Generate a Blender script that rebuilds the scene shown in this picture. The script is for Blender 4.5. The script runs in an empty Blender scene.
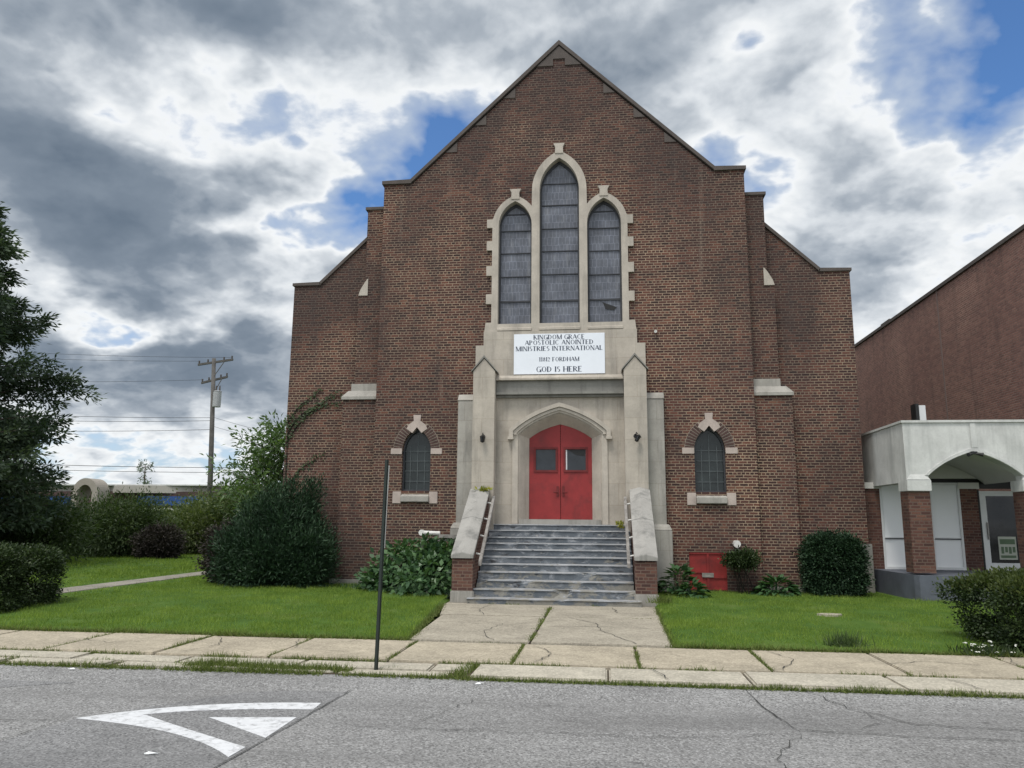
import bpy, bmesh, math, random
import numpy as np
from mathutils import Vector, Matrix, noise
from mathutils.geometry import tessellate_polygon
random.seed(7)
rng = np.random.default_rng(11)
S = bpy.context.scene
COL = S.collection
R = math.radians

# ------------------------------------------------------------------ nodes
class N:
    def __init__(s, tree): s.t = tree; s.n = tree.nodes; s.l = tree.links
    def new(s, kind, **kw):
        x = s.n.new(kind)
        for k, v in kw.items(): setattr(x, k, v)
        return x
    def put(s, sock, v):
        if isinstance(v, bpy.types.NodeSocket): s.l.new(v, sock)
        elif v is not None: sock.default_value = v
    def math(s, op, a, b=None, c=None, clamp=False):
        x = s.new('ShaderNodeMath', operation=op, use_clamp=clamp)
        for i, v in enumerate((a, b, c)): s.put(x.inputs[i], v)
        return x.outputs[0]
    def vm(s, op, a, b=None, c=None, out=0):
        x = s.new('ShaderNodeVectorMath', operation=op)
        for i, v in enumerate((a, b, c)):
            if v is not None: s.put(x.inputs[i], v)
        return x.outputs[out]
    def noise(s, vec, scale, detail=4, rough=.55, dist=0, color=False):
        x = s.new('ShaderNodeTexNoise')
        if vec is not None: s.put(x.inputs['Vector'], vec)
        x.inputs['Scale'].default_value = scale; x.inputs['Detail'].default_value = detail
        x.inputs['Roughness'].default_value = rough; x.inputs['Distortion'].default_value = dist
        return x.outputs['Color' if color else 'Fac']
    def ramp(s, fac, stops, interp='LINEAR'):
        x = s.new('ShaderNodeValToRGB'); cr = x.color_ramp; cr.interpolation = interp
        while len(cr.elements) < len(stops): cr.elements.new(.5)
        for e, (p, c) in zip(cr.elements, stops):
            e.position = p
            e.color = (c, c, c, 1) if isinstance(c, (int, float)) else (*c, 1)
        s.put(x.inputs[0], fac); return x.outputs[0]
    def mix(s, fac, a, b, blend='MIX'):
        x = s.new('ShaderNodeMix', data_type='RGBA', blend_type=blend)
        f = lambda v: (*v, 1) if isinstance(v, tuple) and len(v) == 3 else v
        s.put(x.inputs[0], fac); s.put(x.inputs[6], f(a)); s.put(x.inputs[7], f(b)); return x.outputs[2]
    def maprange(s, v, a, b, c=0, d=1):
        x = s.new('ShaderNodeMapRange'); s.put(x.inputs[0], v)
        for i, k in enumerate((a, b, c, d)): x.inputs[i + 1].default_value = k
        return x.outputs[0]
    def scalev(s, v, k):
        return s.vm('MULTIPLY', v, k if isinstance(k, tuple) else (k, k, k))

def material(name):
    m = bpy.data.materials.new(name); m.use_nodes = True
    t = N(m.node_tree); t.bsdf = t.n['Principled BSDF']
    t.co = t.new('ShaderNodeTexCoord'); t.obj = t.co.outputs['Object']; t.uv = t.co.outputs['UV']
    geo = t.new('ShaderNodeNewGeometry'); t.pos = geo.outputs['Position']
    return m, t
def finish(t, col, rough=.85, bump=None, bs=.3, bd=.01, spec=.3, metal=0):
    b = t.bsdf
    t.put(b.inputs['Base Color'], (*col, 1) if isinstance(col, tuple) else col)
    t.put(b.inputs['Roughness'], rough); b.inputs['Specular IOR Level'].default_value = spec
    b.inputs['Metallic'].default_value = metal
    if bump is not None:
        x = t.new('ShaderNodeBump'); x.inputs['Strength'].default_value = bs; x.inputs['Distance'].default_value = bd
        t.put(x.inputs['Height'], bump); t.l.new(x.outputs[0], b.inputs['Normal'])

def plain(name, col, rough=.7, var=.15, scale=6, spec=.3, metal=0, dirt=None, dirt_amt=.5):
    m, t = material(name)
    n = t.noise(t.pos, scale, 5, .6)
    c = t.mix(t.maprange(n, .3, .7), tuple(max(0, v * (1 - var)) for v in col), tuple(v * (1 + var) for v in col))
    if dirt:
        k = t.maprange(t.noise(t.pos, scale * .6, 6, .7, .6), .5, .68, 0, dirt_amt)
        c = t.mix(k, c, dirt)
    finish(t, c, rough, t.noise(t.pos, scale * 14, 3), .12, .004, spec, metal)
    return m

def brick(name, w=.20, h=.0672, mortar=.0098, tones=None, mcol=(.375, .29, .22), soot=.85, seed=0.0, high=True):
    m, t = material(name)
    tones = tones or [(0, (.032, .019, .018)), (.3, (.062, .029, .025)), (.6, (.103, .044, .034)), (.85, (.152, .062, .043)), (1, (.20, .10, .064))]
    uv = t.vm('ADD', t.uv, (seed, seed * .7, 0))
    wob = t.vm('MULTIPLY', t.vm('SUBTRACT', t.noise(uv, 9, 2, color=True), (.5, .5, .5)), (.012, .009, 0))
    uvw = t.vm('ADD', uv, wob)
    b = t.new('ShaderNodeTexBrick'); b.offset = .5; b.squash = .5; b.squash_frequency = 6; b.offset_frequency = 2
    t.put(b.inputs['Vector'], uvw)
    b.inputs['Color1'].default_value = (0, 0, 0, 1); b.inputs['Color2'].default_value = (1, 1, 1, 1); b.inputs['Mortar'].default_value = (.5, .5, .5, 1)
    b.inputs['Scale'].default_value = 1; b.inputs['Mortar Size'].default_value = mortar; b.inputs['Mortar Smooth'].default_value = .25
    b.inputs['Brick Width'].default_value = w; b.inputs['Row Height'].default_value = h; b.inputs['Bias'].default_value = 0
    tone = t.math('ADD', t.math('MULTIPLY', b.outputs['Color'], .8), t.math('MULTIPLY', t.math('SUBTRACT', t.noise(uv, 1.1, 4, .6), .42), .75))
    bc = t.ramp(tone, tones)
    bc = t.mix(t.maprange(t.noise(uv, 40, 3, .7), .35, .75, 0, .45), bc, (.05, .036, .034))
    mc = t.mix(t.maprange(t.noise(t.scalev(uv, (.25, .3, 1)), 1.0, 5, .6), .35, .65), tuple(c * .62 for c in mcol), (mcol[0] * 1.3, mcol[1] * 1.25, mcol[2] * 1.12))
    # weathered patches where the pointing has gone dark, with shapes of their own
    gn = t.noise(t.scalev(uv, (.42, .20, 1)), 1.0, 6, .62, .4)
    if high:   # soot gathers on the exposed upper courses
        sp = t.new('ShaderNodeSeparateXYZ'); t.put(sp.inputs[0], t.pos)
        gn = t.math('ADD', gn, t.maprange(sp.outputs[2], 4.5, 14, -.02, .17))
        gn = t.math('ADD', gn, t.maprange(t.math('ADD', sp.outputs[2], t.noise(uv, 1.3, 4, .6)), 1.5, .5, 0, .16))
        gn = t.math('ADD', gn, t.maprange(t.math('ABSOLUTE', sp.outputs[0]), 4.4, 6.5, 0, .10))
        bc = t.mix(t.maprange(t.math('ADD', gn, t.math('MULTIPLY', t.math('SUBTRACT', t.noise(uv, .8, 5, .65), .5), .5)), .48, .72, 0, .55), bc, (.040, .030, .028))
    grime = t.maprange(gn, .40, .66, 0, soot)
    mc = t.mix(t.maprange(t.noise(uv, 7, 4, .75), .42, .68, 0, .6), mc, (.13, .10, .085))
    mc = t.mix(grime, mc, (.085, .068, .06))
    c = t.mix(b.outputs['Fac'], bc, mc)
    st = t.noise(t.scalev(uv, (2.2, .22, 1)), 1.0, 6, .65)
    c = t.mix(t.maprange(st, .54, .72, 0, .45), c, (.055, .045, .043))
    pale = t.noise(t.scalev(uv, (3.5, .16, 1)), 1.0, 5, .7, .2)
    c = t.mix(t.maprange(pale, .60, .78, 0, .30), c, (.27, .22, .18))
    hgt = t.math('ADD', t.math('MULTIPLY', b.outputs['Fac'], -1), t.math('MULTIPLY', t.noise(uv, 60, 3), .35))
    finish(t, c, .9, hgt, .55, .008, .25)
    return m

def stone(name, col, bw=.95, bh=.52, joints=True, stain=.5, dark=(.13, .125, .115)):
    m, t = material(name)
    n = t.noise(t.pos, 2.3, 6, .62)
    c = t.mix(t.maprange(n, .3, .7), tuple(v * .8 for v in col), tuple(v * 1.1 for v in col))
    c = t.mix(t.maprange(t.noise(t.pos, 26, 4, .7), .45, .8, 0, .35), c, tuple(v * .62 for v in col))
    streak = t.noise(t.scalev(t.pos, (3.2, 3.2, .38)), 1.0, 6, .66, .3)
    c = t.mix(t.maprange(streak, .50, .70, 0, stain), c, dark)
    hgt = t.noise(t.pos, 55, 4)
    if joints:
        b = t.new('ShaderNodeTexBrick'); b.offset = .5; b.squash = 1
        t.put(b.inputs['Vector'], t.uv)
        b.inputs['Scale'].default_value = 1; b.inputs['Mortar Size'].default_value = .005; b.inputs['Mortar Smooth'].default_value = .3
        b.inputs['Brick Width'].default_value = bw; b.inputs['Row Height'].default_value = bh
        b.inputs['Color1'].default_value = (.93, .93, .93, 1); b.inputs['Color2'].default_value = (1.05, 1.04, 1.03, 1)
        b.inputs['Mortar'].default_value = (.80, .77, .73, 1)
        c = t.mix(1, c, b.outputs['Color'], 'MULTIPLY')
        hgt = t.math('SUBTRACT', t.math('MULTIPLY', hgt, .3), b.outputs['Fac'])
    finish(t, c, .88, hgt, .25, .006, .25)
    return m

def leafmat(name, dark, light, trans=.25, rough=.5, spec=.35):
    m, t = material(name)
    a = t.new('ShaderNodeAttribute', attribute_name='tint')
    c = t.ramp(a.outputs['Fac'], [(0, dark), (.6, tuple((d + l) / 2 for d, l in zip(dark, light))), (1, light)])
    finish(t, c, rough, None, spec=spec)
    tr = t.new('ShaderNodeBsdfTranslucent')
    t.put(tr.inputs['Color'], t.mix(1, c, (1.2, 1.35, .6), 'MULTIPLY'))
    mx = t.new('ShaderNodeMixShader'); mx.inputs[0].default_value = trans
    t.l.new(t.bsdf.outputs[0], mx.inputs[1]); t.l.new(tr.outputs[0], mx.inputs[2])
    t.l.new(mx.outputs[0], t.n['Material Output'].inputs['Surface'])
    return m

def glassmat(name, col, rough=.15, leads=None, leadcol=(.03, .03, .03), spec=.5, film=.0):
    m, t = material(name)
    n = t.noise(t.pos, 3.0, 5, .65)
    c = t.mix(t.maprange(n, .3, .7), tuple(v * .65 for v in col), tuple(v * 1.3 for v in col))
    if leads:
        b = t.new('ShaderNodeTexBrick'); b.offset = .35; b.squash = 1
        wob = t.vm('MULTIPLY', t.vm('SUBTRACT', t.noise(t.uv, 5, 2, color=True), (.5, .5, .5)), (.05, .05, 0))
        t.put(b.inputs['Vector'], t.vm('ADD', t.uv, wob))
        b.inputs['Scale'].default_value = 1; b.inputs['Mortar Size'].default_value = .006; b.inputs['Mortar Smooth'].default_value = .4
        b.inputs['Brick Width'].default_value = leads[0]; b.inputs['Row Height'].default_value = leads[1]
        b.inputs['Color1'].default_value = (.88, .89, .92, 1); b.inputs['Color2'].default_value = (1.1, 1.09, 1.08, 1); b.inputs['Mortar'].default_value = (1.9, 1.9, 1.95, 1)
        c = t.mix(.8, c, b.outputs['Color'], 'MULTIPLY')
        streaks = t.noise(t.scalev(t.pos, (9, 9, 1.2)), 1.0, 4, .6)
        c = t.mix(t.maprange(streaks, .56, .75, 0, .4), c, (.32, .33, .35))
    finish(t, c, rough, t.noise(t.pos, 2.2, 2), .06, .02, spec)
    return m

def asphalt(name, lo, hi, pale=.5):
    m, t = material(name)
    n = t.noise(t.pos, .8, 6, .6)
    c = t.mix(t.maprange(n, .3, .7), lo, hi)
    v = t.new('ShaderNodeTexVoronoi'); v.inputs['Scale'].default_value = 65; t.put(v.inputs['Vector'], t.pos)
    g = t.new('ShaderNodeSeparateColor'); t.put(g.inputs[0], v.outputs['Color'])
    c = t.mix(t.maprange(g.outputs[0], .45, 1, 0, pale), c, tuple(min(.5, x * 2.3) for x in hi))
    c = t.mix(t.maprange(g.outputs[1], .5, 1, 0, .7), c, tuple(x * .35 for x in lo))
    c = t.mix(t.maprange(t.noise(t.scalev(t.pos, (.5, 1.6, 1)), 1.2, 5, .7, .5), .55, .72, 0, .35), c, tuple(x * .55 for x in lo))
    c = t.mix(t.maprange(t.noise(t.scalev(t.pos, (.12, .9, 1)), 1.3, 5, .6, .3), .48, .66, 0, .4), c, tuple(x * .62 for x in lo))
    c = t.mix(t.maprange(t.noise(t.pos, 5.5, 3, .5), .68, .76, 0, .6), c, tuple(x * .4 for x in lo))
    hgt = t.math('ADD', t.math('MULTIPLY', v.outputs['Distance'], 1), t.noise(t.pos, 120, 2))
    finish(t, c, .88, hgt, .5, .006, .25)
    return m

def concrete(name, col, scale=1.6, stain=.4):
    m, t = material(name)
    n = t.noise(t.pos, scale, 7, .65)
    c = t.mix(t.maprange(n, .3, .7), tuple(v * .66 for v in col), tuple(v * 1.12 for v in col))
    c = t.mix(t.maprange(t.noise(t.pos, 9, 5, .7, .5), .5, .72, 0, stain), c, tuple(v * .5 for v in col))
    c = t.mix(t.maprange(t.noise(t.pos, 75, 3, .7), .48, .75, 0, .5), c, tuple(v * .55 for v in col))
    c = t.mix(t.maprange(t.noise(t.pos, 3.1, 5, .6), .58, .7, 0, .4), c, tuple(min(.7, v * 1.25) for v in col))
    c = t.mix(t.maprange(t.noise(t.pos, .9, 8, .7, .8), .50, .66, 0, stain), c, tuple(v * .58 for v in col))
    vv = t.new('ShaderNodeTexVoronoi'); vv.inputs['Scale'].default_value = 48; t.put(vv.inputs['Vector'], t.pos)
    sc_ = t.new('ShaderNodeSeparateColor'); t.put(sc_.inputs[0], vv.outputs['Color'])
    c = t.mix(t.maprange(sc_.outputs[0], .55, 1, 0, .55), c, tuple(v * .60 for v in col))
    c = t.mix(t.maprange(sc_.outputs[1], .6, 1, 0, .5), c, tuple(min(.75, v * 1.35) for v in col))
    vc = t.new('ShaderNodeTexVoronoi', feature='DISTANCE_TO_EDGE'); vc.inputs['Scale'].default_value = .42
    t.put(vc.inputs['Vector'], t.vm('ADD', t.pos, t.vm('MULTIPLY', t.vm('SUBTRACT', t.noise(t.pos, 1.7, 6, .7, color=True), (.5, .5, .5)), (.7, .7, 0))))
    c = t.mix(t.maprange(vc.outputs['Distance'], .0022, .0, 0, .55), c, (.07, .065, .05))
    finish(t, c, .92, t.noise(t.pos, 70, 4), .3, .006, .2)
    return m

M = {}
M['brick'] = brick('church_brick')
M['brick_pier'] = brick('stair_pier_brick', mcol=(.17, .12, .10), tones=[(0, (.055, .030, .027)), (.5, (.11, .052, .042)), (1, (.17, .085, .06))], soot=.4, seed=3.3, high=False)
M['brick_hall'] = brick('hall_brick', mcol=(.31, .235, .205), tones=[(0, (.19, .10, .085)), (.5, (.27, .135, .11)), (1, (.34, .185, .145))], soot=.5, seed=7.1, high=False)
M['brick_porch'] = brick('porch_brick', mcol=(.16, .11, .09), tones=[(0, (.06, .030, .026)), (.5, (.115, .052, .042)), (1, (.18, .09, .062))], soot=.4, seed=9.1, high=False)
M['stone'] = stone('limestone', (.445, .405, .35), stain=.45)
M['stone_plain'] = stone('limestone_trim', (.465, .422, .365), joints=False, stain=.35)
M['stone_grey'] = stone('grey_limestone', (.36, .345, .315), joints=True, stain=.6)
M['stone_dark'] = stone('weathered_limestone', (.24, .235, .215), joints=False, stain=.7)
M['coping'] = stone('coping_stone', (.105, .09, .082), joints=False, stain=.6, dark=(.07, .065, .06))
M['coping_stair'] = stone('stair_coping_stone', (.33, .32, .30), joints=False, stain=.8, dark=(.13, .13, .125))
M['keystone'] = stone('pink_limestone', (.46, .39, .35), joints=False, stain=.25)
M['roof'] = plain('slate_roof', (.06, .058, .06), .8)
M['glass'] = glassmat('leaded_stained_glass', (.115, .125, .15), .4, (.095, .21), spec=.3)
M['glass_small'] = glassmat('dark_leaded_glass', (.026, .033, .034), .22, spec=.35)
M['glass_door'] = glassmat('door_glass', (.028, .034, .042), .12, spec=.35)
M['glass_dark'] = glassmat('shop_glass', (.012, .013, .014), .06, spec=.4)
M['bar'] = plain('dark_bar', (.05, .053, .06), .6)
M['lead'] = plain('lead_came', (.10, .115, .12), .6)
M['red'] = plain('red_door_paint', (.255, .026, .027), .5, .2, 2.2, .35, dirt=(.13, .022, .022), dirt_amt=.8)
M['red_old'] = plain('worn_red_paint', (.15, .022, .022), .65, .25, 4, .3, dirt=(.10, .02, .02), dirt_amt=.8)
M['hatch'] = plain('hatch_red_paint', (.25, .028, .027), .6, .2, 4, .3, dirt=(.10, .02, .02), dirt_amt=.7)
M['steel'] = plain('dull_steel', (.25, .24, .23), .45, .1, 8, .5, .6)
M['white'] = plain('white_sign_paint', (.76, .80, .86), .5, .03, 1.5)
M['ink'] = plain('sign_lettering_ink', (.05, .065, .10), .6)
M['black'] = plain('black_iron', (.012, .012, .012), .45, .2, 9, .4)
M['white_pipe'] = plain('white_pipe_paint', (.66, .65, .62), .5, .06, 5, dirt=(.30, .26, .22), dirt_amt=.6)
M['grey_wood'] = plain('weathered_grey_board', (.27, .255, .24), .8, .25, 7, dirt=(.10, .09, .08), dirt_amt=.8)
M['stucco'] = stone('white_stucco', (.58, .585, .565), joints=False, stain=.55, dark=(.30, .31, .30))
M['soffit'] = plain('porch_ceiling_paint', (.62, .61, .58), .8, .05, 1.5)
M['board'] = plain('white_board_paint', (.80, .81, .82), .5, .03, 1)
M['alu'] = plain('aluminium_frame', (.62, .63, .63), .4, .06, 4, .5)
M['plinth'] = plain('grey_painted_plinth', (.10, .11, .135), .7, .15, 3, dirt=(.06, .06, .065))
M['walk'] = concrete('sidewalk_concrete', (.43, .38, .295), 1.6, .7)
M['walk2'] = concrete('walkway_concrete', (.385, .35, .285), 1.1, .85)
M['stone_path'] = concrete('path_concrete', (.30, .28, .24), 1.3, .6)
M['curb'] = concrete('curb_concrete', (.47, .435, .36), 2.2, .5)
M['road'] = asphalt('asphalt', (.185, .183, .182), (.26, .258, .256))
M['patch'] = asphalt('newer_asphalt', (.175, .175, .178), (.225, .225, .228), .35)
M['tar'] = plain('crack_dirt', (.045, .045, .042), .95)
M['mark'] = plain('road_paint', (.62, .63, .65), .65, .07, 15, .25, dirt=(.24, .24, .245), dirt_amt=.85)
M['soil'] = plain('soil', (.07, .055, .038), .95, .3, 8)
M['bark'] = plain('bark', (.07, .055, .042), .9, .3, 10)
M['pole'] = plain('grey_pole_wood', (.10, .095, .09), .9, .25, 3)
M['wire'] = plain('cable_rubber', (.03, .03, .032), .7)
M['post'] = plain('green_steel_post', (.018, .026, .022), .5, .3, 5, .4)
M['post_edge'] = plain('galvanised_edge', (.42, .42, .40), .5, .1, 5, .4, .3)
M['fascia'] = plain('pale_fascia', (.36, .34, .31), .8, .06)
M['blue'] = plain('blue_fascia', (.02, .065, .21), .5, .05)
M['shop_wall'] = plain('dark_brick_far', (.07, .045, .04), .9, .2, 2)
M['tan'] = plain('tan_stucco', (.30, .27, .235), .9, .1, 1)
M['poster_bg'] = plain('poster_paper', (.42, .44, .38), .6, .05)
M['poster_ink'] = plain('poster_green', (.10, .15, .09), .6, .1)

def lawnmat():
    m, t = material('lawn_soil_and_thatch')
    n = t.noise(t.pos, 1.1, 6, .62)
    c = t.ramp(n, [(.3, (.05, .10, .018)), (.5, (.078, .145, .024)), (.7, (.12, .17, .04))])
    c = t.mix(t.maprange(t.noise(t.pos, 60, 3, .7), .4, .75, 0, .6), c, (.025, .055, .012))
    finish(t, c, .95, t.noise(t.pos, 90, 3), .6, .02, .15)
    return m
M['lawn'] = lawnmat()
M['grass'] = leafmat('grass_blades', (.10, .172, .028), (.285, .375, .078), .4, .6, .2)
M['weed'] = leafmat('weed_blades', (.07, .105, .025), (.20, .23, .075), .3, .6, .2)
M['conifer'] = leafmat('conifer_sprays', (.032, .054, .036), (.11, .15, .095), .25, .6, .25)
M['yew'] = leafmat('yew_needles', (.011, .028, .014), (.044, .086, .04), .08, .55, .25)
M['purple'] = leafmat('barberry_leaves', (.020, .018, .016), (.062, .052, .044), .12, .6, .25)
M['hedge'] = leafmat('hedge_leaves', (.014, .028, .010), (.055, .085, .026), .15, .5, .3)
M['hedge_sun_tint'] = leafmat('hedge_leaves_sunlit_tint', (.035, .055, .015), (.10, .125, .036), .25, .5, .3)  # paler leaf colour with sunlight on the hedge top painted in
M['broad'] = leafmat('broad_leaves', (.03, .075, .032), (.12, .21, .09), .2, .4, .4)
M['hosta'] = leafmat('hosta_leaves', (.022, .06, .025), (.075, .15, .06), .2, .4, .4)
M['shrub'] = leafmat('shrub_leaves', (.030, .055, .020), (.095, .135, .05), .25, .5, .3)
M['shrub_pale'] = leafmat('pale_shrub_leaves', (.055, .085, .028), (.17, .20, .075), .3, .5, .3)
M['sapling'] = leafmat('sapling_leaves', (.045, .085, .035), (.16, .24, .10), .35, .45, .4)
M['vine'] = leafmat('vine_leaves', (.026, .045, .018), (.062, .092, .035), .2, .5, .3)
M['flower'] = leafmat('white_petals', (.6, .6, .55), (.8, .8, .78), .2, .6, .2)
M['twig'] = plain('dark_twig', (.018, .016, .012), .95, .2, 6)

# ------------------------------------------------------------------ objects
def wloc(p):
    v = Vector((0, 0, 0))
    while p is not None: v += p.location; p = p.parent
    return v
def link(name, me, parent=None, mats=()):
    o = bpy.data.objects.new(name, me); COL.objects.link(o)
    for m in mats:
        me.materials.append(m)
    if parent is not None: o.parent = parent
    return o
def boxuv(me):
    uv = me.uv_layers.new(name='UVMap')
    for p in me.polygons:
        n = p.normal; a = (abs(n.x), abs(n.y), abs(n.z))
        for li in p.loop_indices:
            v = me.vertices[me.loops[li].vertex_index].co
            if a[1] >= a[0] and a[1] >= a[2] * .75: u = (v.x, v.z)
            elif a[0] >= a[2] * .75: u = (v.y, v.z)
            else: u = (v.x, v.y)
            uv.data[li].uv = u
class MB:
    """collects shapes in world metres; build() links ONE mesh object"""
    def __init__(s): s.v = []; s.f = []; s.mi = []; s.k = 0
    def mat(s, k): s.k = k; return s
    def add(s, vs, fs):
        b = len(s.v); s.v += [tuple(v) for v in vs]
        for f in fs: s.f.append([b + i for i in f]); s.mi.append(s.k)
        return s
    def box(s, x0, x1, y0, y1, z0, z1):
        vs = [(x, y, z) for z in (z0, z1) for y in (y0, y1) for x in (x0, x1)]
        return s.add(vs, [(0, 2, 3, 1), (4, 5, 7, 6), (0, 1, 5, 4), (2, 6, 7, 3), (0, 4, 6, 2), (1, 3, 7, 5)])
    def hexa(s, b, t):   # bottom and top quads (same winding, ccw from above)
        return s.add(list(b) + list(t), [(3, 2, 1, 0), (4, 5, 6, 7)] + [(i, (i + 1) % 4, 4 + (i + 1) % 4, 4 + i) for i in range(4)])
    def prism(s, outer, holes=(), d0=0, d1=1, axis='y'):
        loops = [list(outer)] + [list(h) for h in holes]
        def area(l): return sum(l[i][0] * l[(i + 1) % len(l)][1] - l[(i + 1) % len(l)][0] * l[i][1] for i in range(len(l)))
        loops = [l if (area(l) > 0) == (i == 0) else l[::-1] for i, l in enumerate(loops)]
        tri = tessellate_polygon([[Vector((a, b, 0)) for a, b in l] for l in loops])
        flat = [p for l in loops for p in l]; n = len(flat)
        P = {'y': lambda a, b, d: (a, d, b), 'x': lambda a, b, d: (d, a, b), 'z': lambda a, b, d: (a, b, d)}[axis]
        vs = [P(a, b, d0) for a, b in flat] + [P(a, b, d1) for a, b in flat]
        fs = []
        for t in tri:
            (a, b, c) = [flat[i] for i in t]
            if (b[0] - a[0]) * (c[1] - a[1]) - (c[0] - a[0]) * (b[1] - a[1]) < 0: t = t[::-1]
            fs.append(tuple(t)); fs.append(tuple(n + i for i in t[::-1]))
        k = 0
        for l in loops:
            m = len(l)
            for i in range(m):
                j = (i + 1) % m
                fs.append((k + j, k + i, n + k + i, n + k + j))
            k += m
        if axis == 'x': pass
        b = len(s.v); s.v += vs
        flip = (axis == 'y') != (d1 > d0)
        for f in fs:
            s.f.append([b + i for i in (f[::-1] if flip else f)]); s.mi.append(s.k)
        return s
    def tube(s, path, rad, sides=8, caps=True):
        path = [Vector(p) for p in path]; n = len(path)
        if not hasattr(rad, '__len__'): rad = [rad] * n
        vs = []
        for i, p in enumerate(path):
            d = (path[min(i + 1, n - 1)] - path[max(i - 1, 0)]).normalized()
            u = d.cross(Vector((0, 0, 1)) if abs(d.z) < .9 else Vector((1, 0, 0))).normalized(); w = d.cross(u)
            for k in range(sides):
                a = 2 * math.pi * k / sides
                vs.append(p + (u * math.cos(a) + w * math.sin(a)) * rad[i])
        fs = [(i * sides + k, i * sides + (k + 1) % sides, (i + 1) * sides + (k + 1) % sides, (i + 1) * sides + k) for i in range(n - 1) for k in range(sides)]
        if caps: fs += [tuple(range(sides))[::-1], tuple((n - 1) * sides + k for k in range(sides))]
        return s.add(vs, fs)
    def build(s, name, mats, parent=None, bevel=0, smooth=False, recalc=True):
        o = wloc(parent)
        me = bpy.data.meshes.new(name)
        me.from_pydata(s.v, [], s.f)
        bm = bmesh.new(); bm.from_mesh(me)
        for f, k in zip(bm.faces, s.mi): f.material_index = k
        if recalc: bmesh.ops.recalc_face_normals(bm, faces=bm.faces)
        if bevel:
            es = [e for e in bm.edges if len(e.link_faces) == 2 and e.calc_face_angle(0) > R(40)]
            bmesh.ops.bevel(bm, geom=es, offset=bevel, segments=2, affect='EDGES', clamp_overlap=True)
        bm.to_mesh(me); bm.free()
        boxuv(me)
        if smooth:
            for p in me.polygons: p.use_smooth = True
        me.transform(Matrix.Translation(-o))
        return link(name, me, parent, mats if isinstance(mats, (list, tuple)) else [mats])
def piece(name, mat, parent, *bx, bevel=0): return MB().box(*bx).build(name, mat, parent, bevel=bevel)
def tag(o, label=None, cat=None, group=None, kind=None):
    for k, v in (('label', label), ('category', cat), ('group', group), ('kind', kind)):
        if v: o[k] = v
    return o
def thing(name, label, cat, loc=(0, 0, 0), group=None):
    o = bpy.data.objects.new(name, None); COL.objects.link(o); o.location = loc; o.empty_display_size = .2
    return tag(o, label, cat, group)

# arches
def gothic(hw, zs, rise, n=10):      # right half from spring to apex (x>0)
    rad = (hw * hw + rise * rise) / (2 * hw); cx = hw - rad
    a1 = math.atan2(rise, -cx)
    return [(cx + rad * math.cos(a1 * i / n), zs + rad * math.sin(a1 * i / n)) for i in range(n + 1)]
def flat_arch(hw, zs, rise, n=10):
    p0, p1, p2 = (hw, zs), (hw * .62, zs + rise * .68), (0, zs + rise)
    return [tuple((1 - t) ** 2 * a + 2 * t * (1 - t) * b + t * t * c for a, b, c in zip(p0, p1, p2)) for t in [i / n for i in range(n + 1)]]
def arch_poly(cx, z0, half):
    r = [(cx + x, z) for x, z in half]; l = [(cx - x, z) for x, z in half[::-1][1:]]
    return [(cx + half[0][0], z0)] + r + l + [(cx - half[0][0], z0)]

# ================================================================== GROUND
def structure(o): o['kind'] = 'structure'; return o
g = MB().box(-400, 400, -40, 600, -2.0, -.30).build('ground', M['lawn']); structure(g)
def sheet(name, x0, x1, y0, y1, z, mat, nx=1, ny=1, zf=None):
    vs = []; fs = []
    for j in range(ny + 1):
        for i in range(nx + 1):
            x = x0 + (x1 - x0) * i / nx; y = y0 + (y1 - y0) * j / ny
            vs.append((x, y, z + (zf(x, y) if zf else 0)))
    for j in range(ny):
        for i in range(nx):
            a = j * (nx + 1) + i; fs.append((a, a + 1, a + nx + 2, a + nx + 1))
    return structure(MB().add(vs, fs).build(name, mat, recalc=False))
def road_z(y): return -.12 + .07 * min(1, max(0, (y + 10.8) / .5))
ys_ = [-40, -11.2, -10.8, -10.7, -10.6, -10.5, -10.4, -10.28]
structure(MB().add([(x, y, road_z(y)) for y in ys_ for x in (-120, 120)], [(2 * j, 2 * j + 1, 2 * j + 3, 2 * j + 2) for j in range(len(ys_) - 1)]).build('road', M['road'], recalc=False))
def lawn_z(x, y):
    e = min(1, max(0, (y + 8.0) / 3.5))
    return .015 + .085 * e + .02 * noise.noise((x * .35, y * .35, 1.3))
def walk_edge(y, s): return (-1.74 - .098 * (min(y, -3.1) + 8)) if s < 0 else (1.99 + .015 * (min(y, -3.1) + 8))
def lawn_half(s, xfar, yfar):
    ys = list(np.arange(-7.98, 1.0, .3)) + list(np.linspace(1.0, yfar, 14)); us = [0, .12, .35, .8, 1.6, 2.6, 4, 6, 9, 14, 22, abs(xfar)]
    vs = []; fs = []
    for y in ys:
        e = walk_edge(y, s)
        for k, u in enumerate(us):
            x = e + s * u
            vs.append((x, y, lawn_z(x, y) * (0 if k == 0 else .6 if k == 1 else 1)))
    m = len(us)
    for j in range(len(ys) - 1):
        for k in range(m - 1):
            a = j * m + k; f = (a, a + 1, a + m + 1, a + m); fs.append(f if s > 0 else f[::-1])
    structure(MB().add(vs, fs).build('lawn', M['lawn'], recalc=False))
lawn_half(-1, 60, 60); lawn_half(1, 34, 3)

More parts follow.
